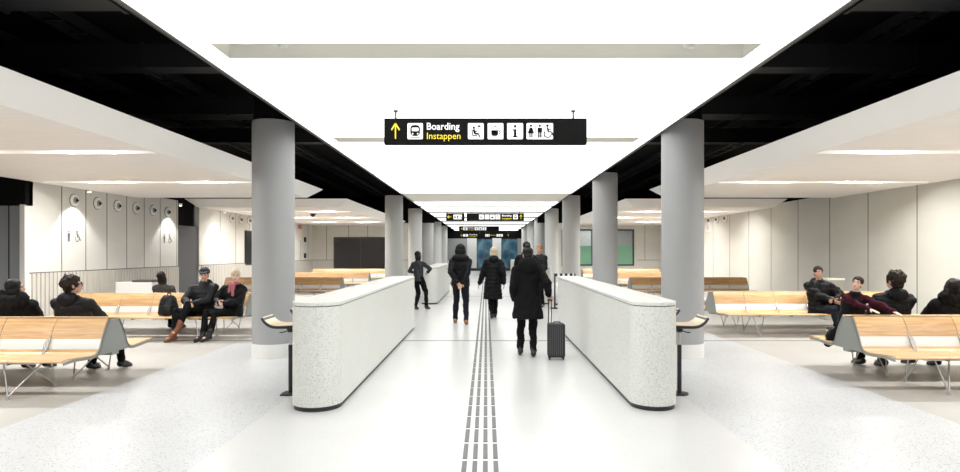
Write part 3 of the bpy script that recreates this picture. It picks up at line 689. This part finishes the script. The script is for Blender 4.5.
#PEOPLE#
# ------------------------------------------------------------------ people
def remeshed(mb, name, m, parent, vox, sm=3, disp=None):
    me = bpy.data.meshes.new('tmp'); me.from_pydata([tuple(p) for p in mb.v], [], mb.f)
    bm = bmesh.new(); bm.from_mesh(me); bmesh.ops.recalc_face_normals(bm, faces=bm.faces); bm.to_mesh(me); bm.free()
    o = bpy.data.objects.new('tmp', me); COL.objects.link(o)
    a = o.modifiers.new('r', 'REMESH'); a.mode = 'VOXEL'; a.voxel_size = vox
    if sm: b = o.modifiers.new('s', 'SMOOTH'); b.iterations = sm; b.factor = .5
    dg = bpy.context.evaluated_depsgraph_get(); dg.update()
    out = bpy.data.meshes.new_from_object(o.evaluated_get(dg)); out.name = name
    bpy.data.objects.remove(o); bpy.data.meshes.remove(me)
    if disp:
        ns = [v.normal.copy() for v in out.vertices]
        for v, n_ in zip(out.vertices, ns): v.co += n_*disp(v.co)
    out.materials.clear(); out.materials.append(MATS[m]); out.shade_smooth()
    r = bpy.data.objects.new(name, out); COL.objects.link(r); r.parent = parent
    return r
def ik(a, b, l1, l2, pole):
    a, b, pole = Vector(a), Vector(b), Vector(pole); d = b-a; L = min(d.length, (l1+l2)*.999); dn = d.normalized()
    x = (l1*l1-l2*l2+L*L)/(2*L); h = math.sqrt(max(0, l1*l1-x*x)); pn = pole-dn*pole.dot(dn); pn.normalize()
    return a+dn*x+pn*h, a+dn*L
def folds(amp, sc_, seed=0):
    return lambda p: amp*(noise.noise(Vector((p.x*sc_, p.y*sc_, p.z*sc_*.55+seed)))+.5*noise.noise(Vector((p.x*sc_*2.3, p.y*sc_*2.3, p.z*sc_*1.6+seed))))
def puff(amp, pitch, seed=0):
    f = folds(amp*1.1, 12, seed)
    return lambda p: amp*(abs(math.sin(PI*p.z/pitch))**.5-.6)+f(p)
def person(label, loc, rz, h=1.75, pelvis=(0, 0, .93), lean=(0, 0), twist=0, hands=None, elbows=None, feet=None, toes=None, knees=None, kneepole=None,
           head=(0, 0), headoff=(0, 0, 0), skin='skin_light', hair=('hair_black', 'short'), top=('jacket', 'black_nylon'), legs='black_trouser', shoes='black_leather', hood=None, hem=None,
           scarf=None, cap=None, face=True, puffy=0, bulk=1.0, glasses=False, palms=None, fingers='relaxed', inner=None, shoe_tall=False, vest=None):
    """local axes: x = figure's own right is +x when facing +y"""
    s = h/1.75; root = empty('person', loc, rz)
    p = Vector(pelvis)
    t = Vector((lean[0], lean[1], 1)).normalized()                       # torso direction
    fw = Vector((0, 1, 0)); fw = (fw-t*fw.dot(t)).normalized(); fw = Matrix.Rotation(twist, 3, t) @ fw; sd = fw.cross(t).normalized()
    F = Matrix((sd, fw, t)).transposed()
    B = lambda x, y, z: p + F @ Vector((x*s, y*s, z*s))
    neck = B(0, -.01, .52); sh = [B(-.158*bulk, 0, .425), B(.158*bulk, 0, .425)]
    hp = [p+Vector((-.09*s, 0, -.03*s)), p+Vector((.09*s, 0, -.03*s))]
    # head frame
    Hm = F @ Euler((head[1], 0, head[0]), 'XYZ').to_matrix()
    hc = neck + t*.075*s + Hm @ Vector((0, .02, .075))*s + Vector(headoff)
    H = lambda x, y, z: hc + Hm @ (Vector((x, y, z))*s)
    elb, wri = [], []
    hands = hands or [(-.24, .05, .80), (.24, .05, .80)]
    elbows = elbows or [(-.3, -1, -.3), (.3, -1, -.3)]
    for k in (0, 1):
        e, w_ = ik(sh[k], Vector(hands[k]), .285*s, .255*s, elbows[k]); elb.append(e); wri.append(w_)
    feet = feet or [(-.1, .0, .09), (.1, .0, .09)]
    kneepole = kneepole or [(0, 1, .2), (0, 1, .2)]
    kn, an = [], []
    for k in (0, 1):
        e, w_ = ik(hp[k], Vector(feet[k]), .445*s, .43*s, kneepole[k]); kn.append(e); an.append(w_)
    toes = toes or [(-.03, 1, -.22), (.03, 1, -.22)]
    # body: one continuous surface
    b = MB()
    b.loft([(B(0, 0, -.10), .11*s, .08*s), (B(0, 0, 0), .145*s, .10*s), (B(0, 0, .16), .125*s, .09*s), (B(0, .005, .32), .145*s, .105*s), (B(0, 0, .42), .12*s, .085*s), (B(0, -.005, .50), .06*s, .055*s)], F)
    b.capsule(B(0, -.01, .44), H(0, -.015, -.04), .055*s, .05*s)
    b.ell(H(0, -.012, .025), (.074*s, .092*s, .098*s), Hm); b.ell(H(0, .028, -.045), (.056*s, .062*s, .066*s), Hm); b.ell(H(0, .055, -.088), (.026*s, .024*s, .02*s), Hm)
    b.capsule(H(0, .082, .012), H(0, .104, -.026), .009*s, .014*s, 8)
    b.ell(H(0, .083, -.058), (.026*s, .014*s, .013*s), Hm); b.ell(H(0, .072, .034), (.055*s, .016*s, .012*s), Hm)
    for k in (-1, 1): b.ell(H(k*.075, -.012, -.005), (.011*s, .022*s, .032*s), Hm); b.ell(H(k*.038, .06, -.022), (.022*s, .02*s, .02*s), Hm)
    for k in (0, 1):
        b.capsule(sh[k], elb[k], .048*s, .038*s); b.capsule(elb[k], wri[k], .038*s, .026*s); b.capsule(B((-.05, .05)[k], 0, .44), sh[k], .05*s, .046*s)
        b.capsule(hp[k], kn[k], .078*s, .052*s); b.capsule(kn[k], an[k], .05*s, .036*s)
        tv = Vector(toes[k]).normalized(); b.capsule(an[k]-tv*.03*s+Vector((0, 0, -.03*s)), an[k]+tv*.13*s+Vector((0, 0, -.012*s)), .033*s, .03*s)
        # hand: palm, four fingers, thumb
        d = (wri[k]-elb[k]).normalized(); sg = (-1, 1)[k]
        n_ = Vector(palms[k]).normalized() if palms else Vector((-sg, .1, 0)); n_ = (n_-d*n_.dot(d)).normalized()   # palm normal
        c_ = d.cross(n_).normalized()*(-sg)                                 # towards the thumb side
        c_ = c_ if (c_.dot(fw) > 0 or palms) else -c_
        W = wri[k]; rot = Matrix((c_, n_, d)).transposed()
        b.ell(W+d*.05*s, (.042*s, .017*s, .055*s), rot, 12, 8)
        curl = {'relaxed': .45, 'grip': 1.15, 'flat': .12}[fingers]
        for q in range(4):
            o_ = (q-1.5)*-.0205; ln = (.038, .044, .041, .031)[q]; a0 = W+d*.088*s+c_*o_*s
            d1 = (d*math.cos(curl*.6)+n_*math.sin(curl*.6)+c_*o_*1.5).normalized(); d2 = (d*math.cos(curl*1.5)+n_*math.sin(curl*1.5)).normalized()
            a1 = a0+d1*ln*s; a2 = a1+d2*ln*.8*s
            b.capsule(W+d*.05*s+c_*o_*.8*s, a0, .010*s, .0095*s, 8); b.capsule(a0, a1, .0092*s, .0085*s, 8); b.capsule(a1, a2, .0085*s, .0072*s, 8)
        th = (d*.7+c_*.8+n_*.25).normalized(); a0 = W+d*.02*s+c_*.026*s; a1 = a0+th*.045*s; b.capsule(a0, a1, .013*s, .0105*s, 8); b.capsule(a1, a1+(d*.9+c_*.25+n_*.35).normalized()*.032*s, .0105*s, .008*s, 8)
    remeshed(b, 'body', skin, root, .0075, 2)
    if face:
        for k in (-1, 1):
            e = MB().ell(H(k*.031, .0735, .008), (.0145*s, .010*s, .0085*s), Hm, 12, 8).build('eye', 'eye_white', root, smooth=180)
            MB().ell(H(k*.031, .0805, .008), (.0065*s, .005*s, .0065*s), Hm, 10, 6).build('iris', 'eye_dark', e, smooth=180)
            MB().capsule(H(k*.016, .088, .030), H(k*.048, .078, .033), .0042*s, .003*s, 8).build('eyebrow', hair[0] if hair[0] != 'hair_blond' else 'hair_brown', root, smooth=180)
        MB().ell(H(0, .0945, -.0565), (.024*s, .006*s, .0045*s), Hm, 12, 6).ell(H(0, .0935, -.065), (.019*s, .006*s, .005*s), Hm, 12, 6).build('lips', 'lip', root, smooth=180)
    # hair
    hm, style = hair; g = MB()
    if style == 'short':
        g.ell(H(0, -.020, .046), (.087*s, .098*s, .094*s), Hm); g.ell(H(0, -.06, -.01), (.07*s, .05*s, .06*s), Hm); f = folds(.008, 30)
    elif style == 'curly':
        g.ell(H(0, -.03, .045), (.108*s, .112*s, .105*s), Hm); g.ell(H(0, -.06, -.01), (.085*s, .06*s, .07*s), Hm); f = folds(.028, 26, 3)
    elif style == 'long':
        g.ell(H(0, -.028, .038), (.088*s, .097*s, .096*s), Hm); g.ell(H(0, -.055, -.06), (.092*s, .055*s, .11*s), Hm); g.ell(H(0, -.055, -.17), (.085*s, .045*s, .10*s), Hm)
        for k in (-1, 1): g.ell(H(k*.075, -.01, -.06), (.022*s, .045*s, .10*s), Hm)
        f = folds(.007, 22)
    elif style == 'bob':
        g.ell(H(0, -.028, .040), (.096*s, .104*s, .100*s), Hm); g.ell(H(0, -.05, -.045), (.104*s, .068*s, .09*s), Hm)
        for k in (-1, 1): g.ell(H(k*.078, .0, -.03), (.02*s, .045*s, .075*s), Hm)
        f = folds(.006, 22)
    elif style == 'bun':
        g.ell(H(0, -.020, .048), (.090*s, .100*s, .094*s), Hm); g.ell(H(0, -.05, -.01), (.078*s, .055*s, .07*s), Hm); g.ell(H(0, -.06, .135), (.045*s, .042*s, .035*s), Hm); f = folds(.006, 30)
    hr = remeshed(g, 'hair', hm, root, .009, 2, f)
    if cap:
        c = MB(); c.ell(H(0, -.015, .062), (.092*s, .108*s, .072*s), Hm); cp = remeshed(c, 'cap', cap, root, .008, 3)
        m2 = MB().loft([(H(0, .085, .047), .075*s, .085*s), (H(0, .088, .058), .072*s, .082*s)], Hm @ Euler((-.42, 0, 0)).to_matrix()); m2.build('cap_brim', cap, cp, smooth=40)
    if glasses:
        gl = MB()
        for k in (-1, 1):
            pts = [H(k*.033+.022*math.cos(a), .101, .006+.018*math.sin(a)) for a in [2*PI*q/14 for q in range(15)]]; gl.path(pts, .0028*s, 6)
            gl.capsule(H(k*.055, .098, .01), H(k*.08, -.005, .012), .0028*s, n=6)
        gl.capsule(H(-.011, .101, .008), H(.011, .101, .008), .0028*s, n=6); gl.build('eyeglasses', 'eye_dark', root, smooth=180)
    # top garment
    kind, tm = top; u = bulk; c = MB(); g0 = {'jacket': .03, 'coat': .035, 'sweater': .014}[kind]
    if inner: c0 = MB().loft([(B(0, .02, .30), .10*s, .105*s), (B(0, .02, .46), .08*s, .085*s)], F); remeshed(c0, 'shirt', inner, root, .012, 2)
    zl = -.10 if hem is None else -.06
    c.loft([(B(0, 0, zl), (.15+g0)*s*u, (.11+g0)*s), (B(0, 0, .02), (.148+g0)*s*u, (.112+g0)*s), (B(0, 0, .16), (.135+g0)*s*u, (.105+g0)*s), (B(0, 0, .32), (.15+g0)*s*u, (.115+g0)*s), (B(0, -.005, .40), (.145+g0)*s*u, (.10+g0)*s), (B(0, -.01, .46), (.115+g0)*s*u, (.082+g0)*s), (B(0, -.01, .505), (.07+g0)*s, (.06+g0)*s), (B(0, -.01, .535), (.058+g0)*s, (.05+g0)*s)], F)
    for k in (0, 1):
        c.capsule(B((-.05, .05)[k], -.01, .455), sh[k]-t*.005*s, (.05+g0)*s, (.05+g0)*s)
        c.capsule(sh[k], elb[k], (.052+g0)*s, (.042+g0)*s); c.capsule(elb[k], wri[k]-(wri[k]-elb[k]).normalized()*.01, (.042+g0)*s, (.031+g0*.8)*s)
    if hem is not None:
        zh = hem; n0 = B(0, 0, -.04); low = Vector((p.x, p.y, zh)); fl = .235 if kind == 'coat' else .185
        rings = [((n0+(low-n0)*q/4), (.155+g0+(fl-.16-g0)*q/4)*s*u, (.115+g0+(fl*.72-.13)*q/4)*s) for q in range(5)]
        c.loft(rings)
    dsp = puff(.013*puffy, .09, loc[0]) if puffy else folds(.020, 10, loc[0])
    tp = remeshed(c, {'jacket': 'jacket', 'coat': 'coat', 'sweater': 'sweater'}[kind], tm, root, .012, 3, dsp)
    if vest:
        vs_ = MB().loft([(B(0, 0, -.10), .185*s*u, .145*s), (B(0, 0, .02), .182*s*u, .145*s), (B(0, 0, .16), .172*s*u, .14*s), (B(0, 0, .32), .182*s*u, .148*s), (B(0, -.005, .41), .165*s*u, .12*s), (B(0, -.01, .49), .10*s, .09*s), (B(0, -.01, .545), .08*s, .075*s)], F)
        remeshed(vs_, 'vest', vest, root, .012, 3, puff(.008, .09))
    if hood:
        hd = MB(); hmat, hs = hood
        if hs == 'down': hd.ell(B(0, -.105, .50), (.125*s, .065*s, .095*s), F); hd.ell(B(0, -.07, .545), (.115*s, .08*s, .05*s), F)
        elif hs == 'big': hd.ell(B(0, -.12, .49), (.165*s, .085*s, .125*s), F); hd.ell(B(0, -.07, .56), (.15*s, .11*s, .075*s), F)
        elif hs == 'up': hd.ell(H(0, -.035, .030), (.112*s, .118*s, .115*s), Hm); hd.ell(B(0, -.06, .50), (.19*s, .11*s, .10*s), F); hd.ell(H(0, -.05, -.04), (.125*s, .10*s, .11*s), Hm); hd.ell(H(0, -.06, -.08), (.10*s, .07*s, .09*s), Hm)
        elif hs == 'fur': hd.ell(B(-.14, -.06, .53), (.085*s, .09*s, .12*s), F); hd.ell(B(.14, -.06, .53), (.085*s, .09*s, .11*s), F); hd.ell(B(0, -.12, .50), (.17*s, .07*s, .10*s), F)
        remeshed(hd, 'hood', hmat, tp, .011, 2, folds(.016 if hs == 'fur' else .007, 30 if hs == 'fur' else 14))
    if scarf:
        sc_ = MB()
        for q in range(12):
            a = 2*PI*q/12; a2 = 2*PI*(q+1)/12
            sc_.capsule(B(.085*math.cos(a), .005+.08*math.sin(a), .525+.01*math.sin(3*a)), B(.085*math.cos(a2), .005+.08*math.sin(a2), .525+.01*math.sin(3*a2)), .034*s, n=8)
        sc_.capsule(B(-.03, .10, .50), B(-.05, .15, .30), .035*s, .03*s); sc_.capsule(B(.04, .10, .50), B(.03, .155, .36), .03*s, .028*s)
        remeshed(sc_, 'scarf', scarf, root, .010, 2, folds(.010, 22))
    # trousers
    q_ = MB(); q_.ell(p+Vector((0, 0, -.02*s)), (.155*s*min(u, 1.05), .12*s, .13*s))
    for k in (0, 1):
        q_.capsule(hp[k], kn[k], .096*s, .07*s); q_.capsule(kn[k], an[k]+(kn[k]-an[k]).normalized()*(.07 if shoe_tall else .015)*s, .069*s, .053*s)
    remeshed(q_, 'trousers', legs, root, .012, 3, folds(.016, 14, loc[1]))
    for k in (0, 1):
        tv = Vector(toes[k]).normalized(); sn = MB(); up_ = (kn[k]-an[k]).normalized()
        sn.capsule(an[k]-tv*.035*s-up_*.035*s, an[k]+tv*.155*s-up_*.045*s, .046*s, .037*s); sn.capsule(an[k]+tv*.05*s-up_*.02*s, an[k]+tv*.14*s-up_*.043*s, .045*s, .04*s)
        sn.capsule(an[k]-up_*.03*s, an[k]+up_*(.11 if shoe_tall else .04)*s, .048*s, (.058 if shoe_tall else .046)*s)
        remeshed(sn, 'boot' if shoe_tall else 'shoe', shoes, root, .009, 2)
    tag(root, label, 'person'); return root
SZ = .50     # pelvis height when sitting on a bench
def at(px, y): return (px-486.1)*y/640
# --- walking away down the corridor
person('person in black hooded jacket and dark jeans standing with hands clasped behind the back', (at(460.5, 14.1), 14.1, 0), -.03, 1.77, pelvis=(0, 0, .945), hands=[(-.06, -.22, .93), (.05, -.23, .91)], elbows=[(-1, -.5, 0), (1, -.5, 0)],
       feet=[(-.13, .16, .085), (.13, -.14, .085)], head=(.05, -.2), hair=('hair_black', 'short'), top=('jacket', 'black_puffer'), hood=('black_puffer', 'up'), hem=.82, legs='dark_denim', shoes='tan_leather', bulk=1.1, palms=[(0, 1, .3), (0, -1, .2)], face=False, skin='skin_mid', puffy=.6)
person('person with short blond hair walking away in a long black quilted coat', (at(493, 15.2), 15.2, 0), .04, 1.72, pelvis=(0, 0, .915), lean=(.03, .02), hands=[(-.33, .10, .80), (.26, .02, .84)], feet=[(-.03, -.10, .10), (.06, .20, .09)], head=(.0, .05), hair=('hair_blond', 'bob'),
       top=('coat', 'black_puffer'), hem=.47, hood=('black_puffer', 'down'), scarf='fur_black', puffy=.9, bulk=1.02, face=False)
person('person in a long black coat with a large hood wheeling a dark suitcase', (at(528, 9.75), 9.75, 0), 0, 1.66, pelvis=(0, 0, .90), lean=(.0, .03), hands=[(-.20, .14, .86), (.32, -.02, .93)], feet=[(-.11, .09, .09), (.075, -.10, .085)], head=(.1, -.25), hair=('hair_black', 'bun'),
       top=('coat', 'black_wool'), hem=.57, hood=('black_wool', 'big'), bulk=1.12, face=False, fingers='grip', palms=[(1, 0, 0), (0, 0, -1)])
person('tall dark-haired person in black half hidden behind the big hooded coat', (at(526.5, 14.6), 14.6, 0), 0, 1.83, pelvis=(0, 0, .98), hands=[(-.2, .2, 1.0), (.3, .12, 1.1)], hair=('hair_black', 'short'), top=('jacket', 'black_wool'), hem=.8, hood=('black_wool', 'down'), face=False, bulk=1.1)
person('ginger-haired person in a black jacket beyond the big hooded coat', (at(539.5, 18.4), 18.4, 0), PI-.4, 1.80, pelvis=(0, 0, .965), hands=[(-.1, .28, 1.2), (.2, .2, 1.05)], hair=('hair_ginger', 'short'), top=('jacket', 'black_nylon'), hem=.8, skin='skin_light')
person('person with long dark hair in grey sweater standing by the second counter end', (at(419, 17.6), 17.6, 0), -.45, 1.62, pelvis=(-.02, 0, .87), lean=(-.04, .06), hands=[(-.14, .14, .98), (.16, .20, 1.02)], elbows=[(-1, -.5, 0), (1, -.4, 0)], feet=[(-.05, -.10, .085), (.14, .16, .085)], head=(-.5, .1), hair=('hair_black', 'long'),
       top=('sweater', 'grey_knit'), legs='black_trouser', skin='skin_mid')
# --- front bench, pictogram wall side, sitting with backs to the camera
yb = BL[0]+TOT-.36
person('person with straight black hair in a dark coat with furry hood, back to the camera', (at(17, yb), yb, 0), .0, 1.62, pelvis=(0, 0, SZ), lean=(.03, -.12), hands=[(-.12, .34, .62), (.14, .34, .62)], feet=[(-.12, .34, .09), (.10, .42, .09)], kneepole=[(0, .3, 1), (0, .3, 1)],
       head=(-.85, .0), hair=('hair_black', 'bob'), top=('coat', 'black_wool'), hood=('fur_black', 'fur'), bulk=1.4, skin='skin_light')
person('curly brown-haired person with glasses in a black jacket, back to the camera', (at(76, yb), yb, 0), -.12, 1.72, pelvis=(0, 0, SZ), lean=(.0, -.14), hands=[(-.1, .38, .62), (.18, .38, .62)], feet=[(-.02, .30, .09), (.30, .46, .09)], kneepole=[(0, .3, 1), (.2, .3, 1)],
       head=(-.75, .05), headoff=(.02, 0, 0), hair=('hair_brown', 'curly'), top=('jacket', 'black_nylon'), hood=('black_nylon', 'down'), bulk=1.42, glasses=True, puffy=.5)
yb = BL[1]+TOT-.36
person('person with dark hair in grey sweater, back to the camera, behind the backpack', (at(164, yb), yb, 0), -.1, 1.60, pelvis=(0, 0, SZ-.03), lean=(0, -.10), hands=[(-.12, .34, .6), (.12, .34, .6)], feet=[(-.1, .38, .09), (.1, .42, .09)], kneepole=[(0, .3, 1), (0, .3, 1)],
       head=(-.35, .1), hair=('hair_black', 'long'), top=('sweater', 'mid_grey_knit'), bulk=1.25)
# the couple facing the camera
yf = BL[1]+.36
person('person in a dark cap and black parka sitting with legs crossed in brown boots', (at(203, yf), yf, 0), PI+.0, 1.76, pelvis=(0, 0, SZ), lean=(.02, -.14), hands=[(.06, .26, .66), (.12, .30, .66)], elbows=[(-1, -.3, -.5), (1, -.3, -.5)], feet=[(.24, .44, .24), (.34, .40, .09)], toes=[(.35, 1, -.6), (.5, 1, -.15)], kneepole=[(.15, .6, 1), (.25, .6, 1)],
       head=(.18, -.12), hair=('hair_brown', 'short'), top=('jacket', 'black_nylon'), hood=('black_nylon', 'down'), inner='olive_knit', legs='black_trouser', shoes='brown_leather', cap='navy_cap', bulk=1.2, puffy=.4, palms=[(1, 0, 0), (-1, 0, 0)], shoe_tall=True)
person('blond person with pink scarf and black coat sitting beside the one in the cap', (at(233, yf), yf, 0), PI-.12, 1.66, pelvis=(0, 0, SZ), lean=(-.02, -.10), hands=[(.02, .26, .66), (.10, .30, .67)], elbows=[(-1, -.3, -.5), (1, -.3, -.5)], feet=[(.22, .42, .10), (.32, .46, .10)], toes=[(.3, 1, -.2), (.35, 1, -.2)], kneepole=[(.2, .4, 1), (.4, .4, 1)],
       head=(.45, 0), hair=('hair_blond', 'bun'), top=('coat', 'black_puffer'), scarf='pink_scarf', legs='black_trouser', shoes='black_leather', skin='skin_pale', bulk=1.12, shoe_tall=True)
# --- plain wall side
yf = BR[1]+.36
person('smiling dark-haired person in a black jacket sitting with hands together', (at(820, yf), yf, 0), PI-.1, 1.78, pelvis=(0, 0, SZ), lean=(.0, -.12), hands=[(-.14, .28, .68), (-.10, .31, .67)], elbows=[(-1, -.3, -.5), (1, -.3, -.5)], feet=[(-.40, .36, .09), (-.16, .40, .09)], toes=[(-.3, 1, -.2), (-.2, 1, -.2)], kneepole=[(-.1, .4, 1), (0, .4, 1)],
       head=(-.1, 0), hair=('hair_black', 'short'), skin='skin_mid', top=('jacket', 'black_puffer'), inner='scarf_beige', hood=('black_puffer', 'down'), legs='dark_denim', shoes='tan_leather', bulk=1.25, puffy=.8)
yk = BR[0]+TOT-.52
person('young person in wine sweater and black vest kneeling and leaning over the bench back', (at(854, yk), yk, 0), PI-.25, 1.36, pelvis=(0, -.14, .665), lean=(-.05, .34), hands=[(-.36, .30, .835), (-.14, .34, .835)], elbows=[(-1, -.3, -.5), (.6, -.3, -.6)],
       feet=[(-.02, -.36, .51), (.17, -.38, .51)], toes=[(0, -1, -.05), (.2, -1, -.05)], kneepole=[(0, 1, 0), (0, 1, 0)], head=(-.55, .50), hair=('hair_brown', 'short'), skin='skin_pale', top=('sweater', 'wine_knit'), legs='black_trouser', bulk=1.12, fingers='flat', palms=[(0, 0, -1), (0, 0, -1)], vest='black_puffer')
yb = BR[0]+TOT-.36
person('dark curly-haired person in a black puffer jacket seen from behind on the plain wall side', (at(891, yb), yb, 0), .02, 1.80, pelvis=(0, 0, SZ+.01), lean=(.0, -.10), hands=[(-.14, .36, .62), (.14, .36, .62)], feet=[(-.14, .44, .09), (.08, .30, .09)], kneepole=[(0, .3, 1), (0, .3, 1)],
       head=(.25, .1), hair=('hair_brown', 'curly'), top=('jacket', 'black_puffer'), bulk=1.3, puffy=.9, hood=('black_puffer', 'down'))
person('black-haired person with a big raised hood collar beside the curly-haired one', (at(947, yb), yb, 0), .1, 1.62, pelvis=(0, 0, SZ), lean=(0, -.12), hands=[(-.14, .36, .62), (.14, .36, .62)], feet=[(-.14, .46, .09), (.10, .30, .09)], kneepole=[(0, .3, 1), (0, .3, 1)],
       head=(-.1, .15), hair=('hair_black', 'bob'), top=('coat', 'black_wool'), hood=('black_wool', 'fur'), bulk=1.35)
# ------------------------------------------------------------------ luggage and bags
r = empty('suitcase', (at(556, 9.45), 9.45, 0))
b = MB().box((-.125, -.11, .035), (.125, .11, .53)); sh_ = b.build('shell', 'case_grey', r, bevel=.025)
g = MB()
for k in range(7): g.box((-.105+k*.03, -.116, .07), (-.093+k*.03, -.108, .50)) if True else 0
g.build('shell_ribs', 'charcoal', r)
for x in (-.1, .1):
    for y in (-.08, .08): MB().tube((x-.008, y, .026), (x+.008, y, .026), .026, n=18).box((x-.013, y-.012, .02), (x+.013, y+.012, .05)).build('wheel', 'black_plastic', r, smooth=30)
MB().tube((-.105, .07, .53), (-.105, .07, .86), .008).tube((-.06, .07, .53), (-.06, .07, .86), .006).capsule((-.11, .07, .865), (-.055, .07, .865), .013).build('telescopic_handle', 'black_plastic', r, smooth=60)
MB().path([(-.05, 0, .53), (-.03, 0, .55), (.05, 0, .55), (.07, 0, .53)], .008).build('carry_handle', 'black_plastic', r, smooth=60)
tag(r, 'small dark grey ribbed suitcase pulled along the floor by its handle', 'suitcase')
r = empty('backpack', (at(168, BL[1]+.34), BL[1]+.34, .42))
b = MB(); b.loft([((0, 0, .0), .16, .10), ((0, -.01, .04), .18, .12), ((0, 0, .18), .175, .115), ((.0, .02, .30), .14, .09), ((0, .035, .37), .085, .05)]); remeshed(b, 'bag_body', 'black_nylon', r, .011, 3, folds(.012, 12))
b = MB(); b.loft([((0, -.11, .02), .12, .03), ((0, -.12, .10), .125, .035), ((0, -.105, .19), .10, .03)]); remeshed(b, 'front_pocket', 'black_nylon', r, .01, 2, folds(.006, 16))
MB().path([(-.03, .03, .37), (-.02, .03, .405), (.03, .03, .405), (.04, .03, .37)], .009).build('grab_handle', 'black_nylon', r, smooth=60)
MB().path([(.12, -.02, .31), (.19, -.05, .22), (.24, -.09, .10), (.27, -.10, .015)], .012).build('shoulder_strap', 'black_nylon', r, smooth=60)
tag(r, 'slumped black backpack on the bench seat beside the couple', 'backpack')
r = empty('jacket_heap', (at(843, BR[1]+.34), BR[1]+.34, .42))
b = MB(); b.loft([((0, 0, 0), .20, .15), ((0, 0, .12), .21, .14), ((-.02, .06, .28), .16, .10), ((-.04, .10, .42), .10, .07), ((-.05, .12, .48), .05, .04)]); b.capsule((-.15, -.05, .30), (-.02, -.16, .08), .05); b.capsule((.12, -.02, .30), (.17, -.14, .06), .05)
remeshed(b, 'folded_coat', 'black_puffer', r, .012, 3, folds(.03, 11, 5))
tag(r, 'heap of a black quilted jacket on the seat beside the smiling person', 'jacket')
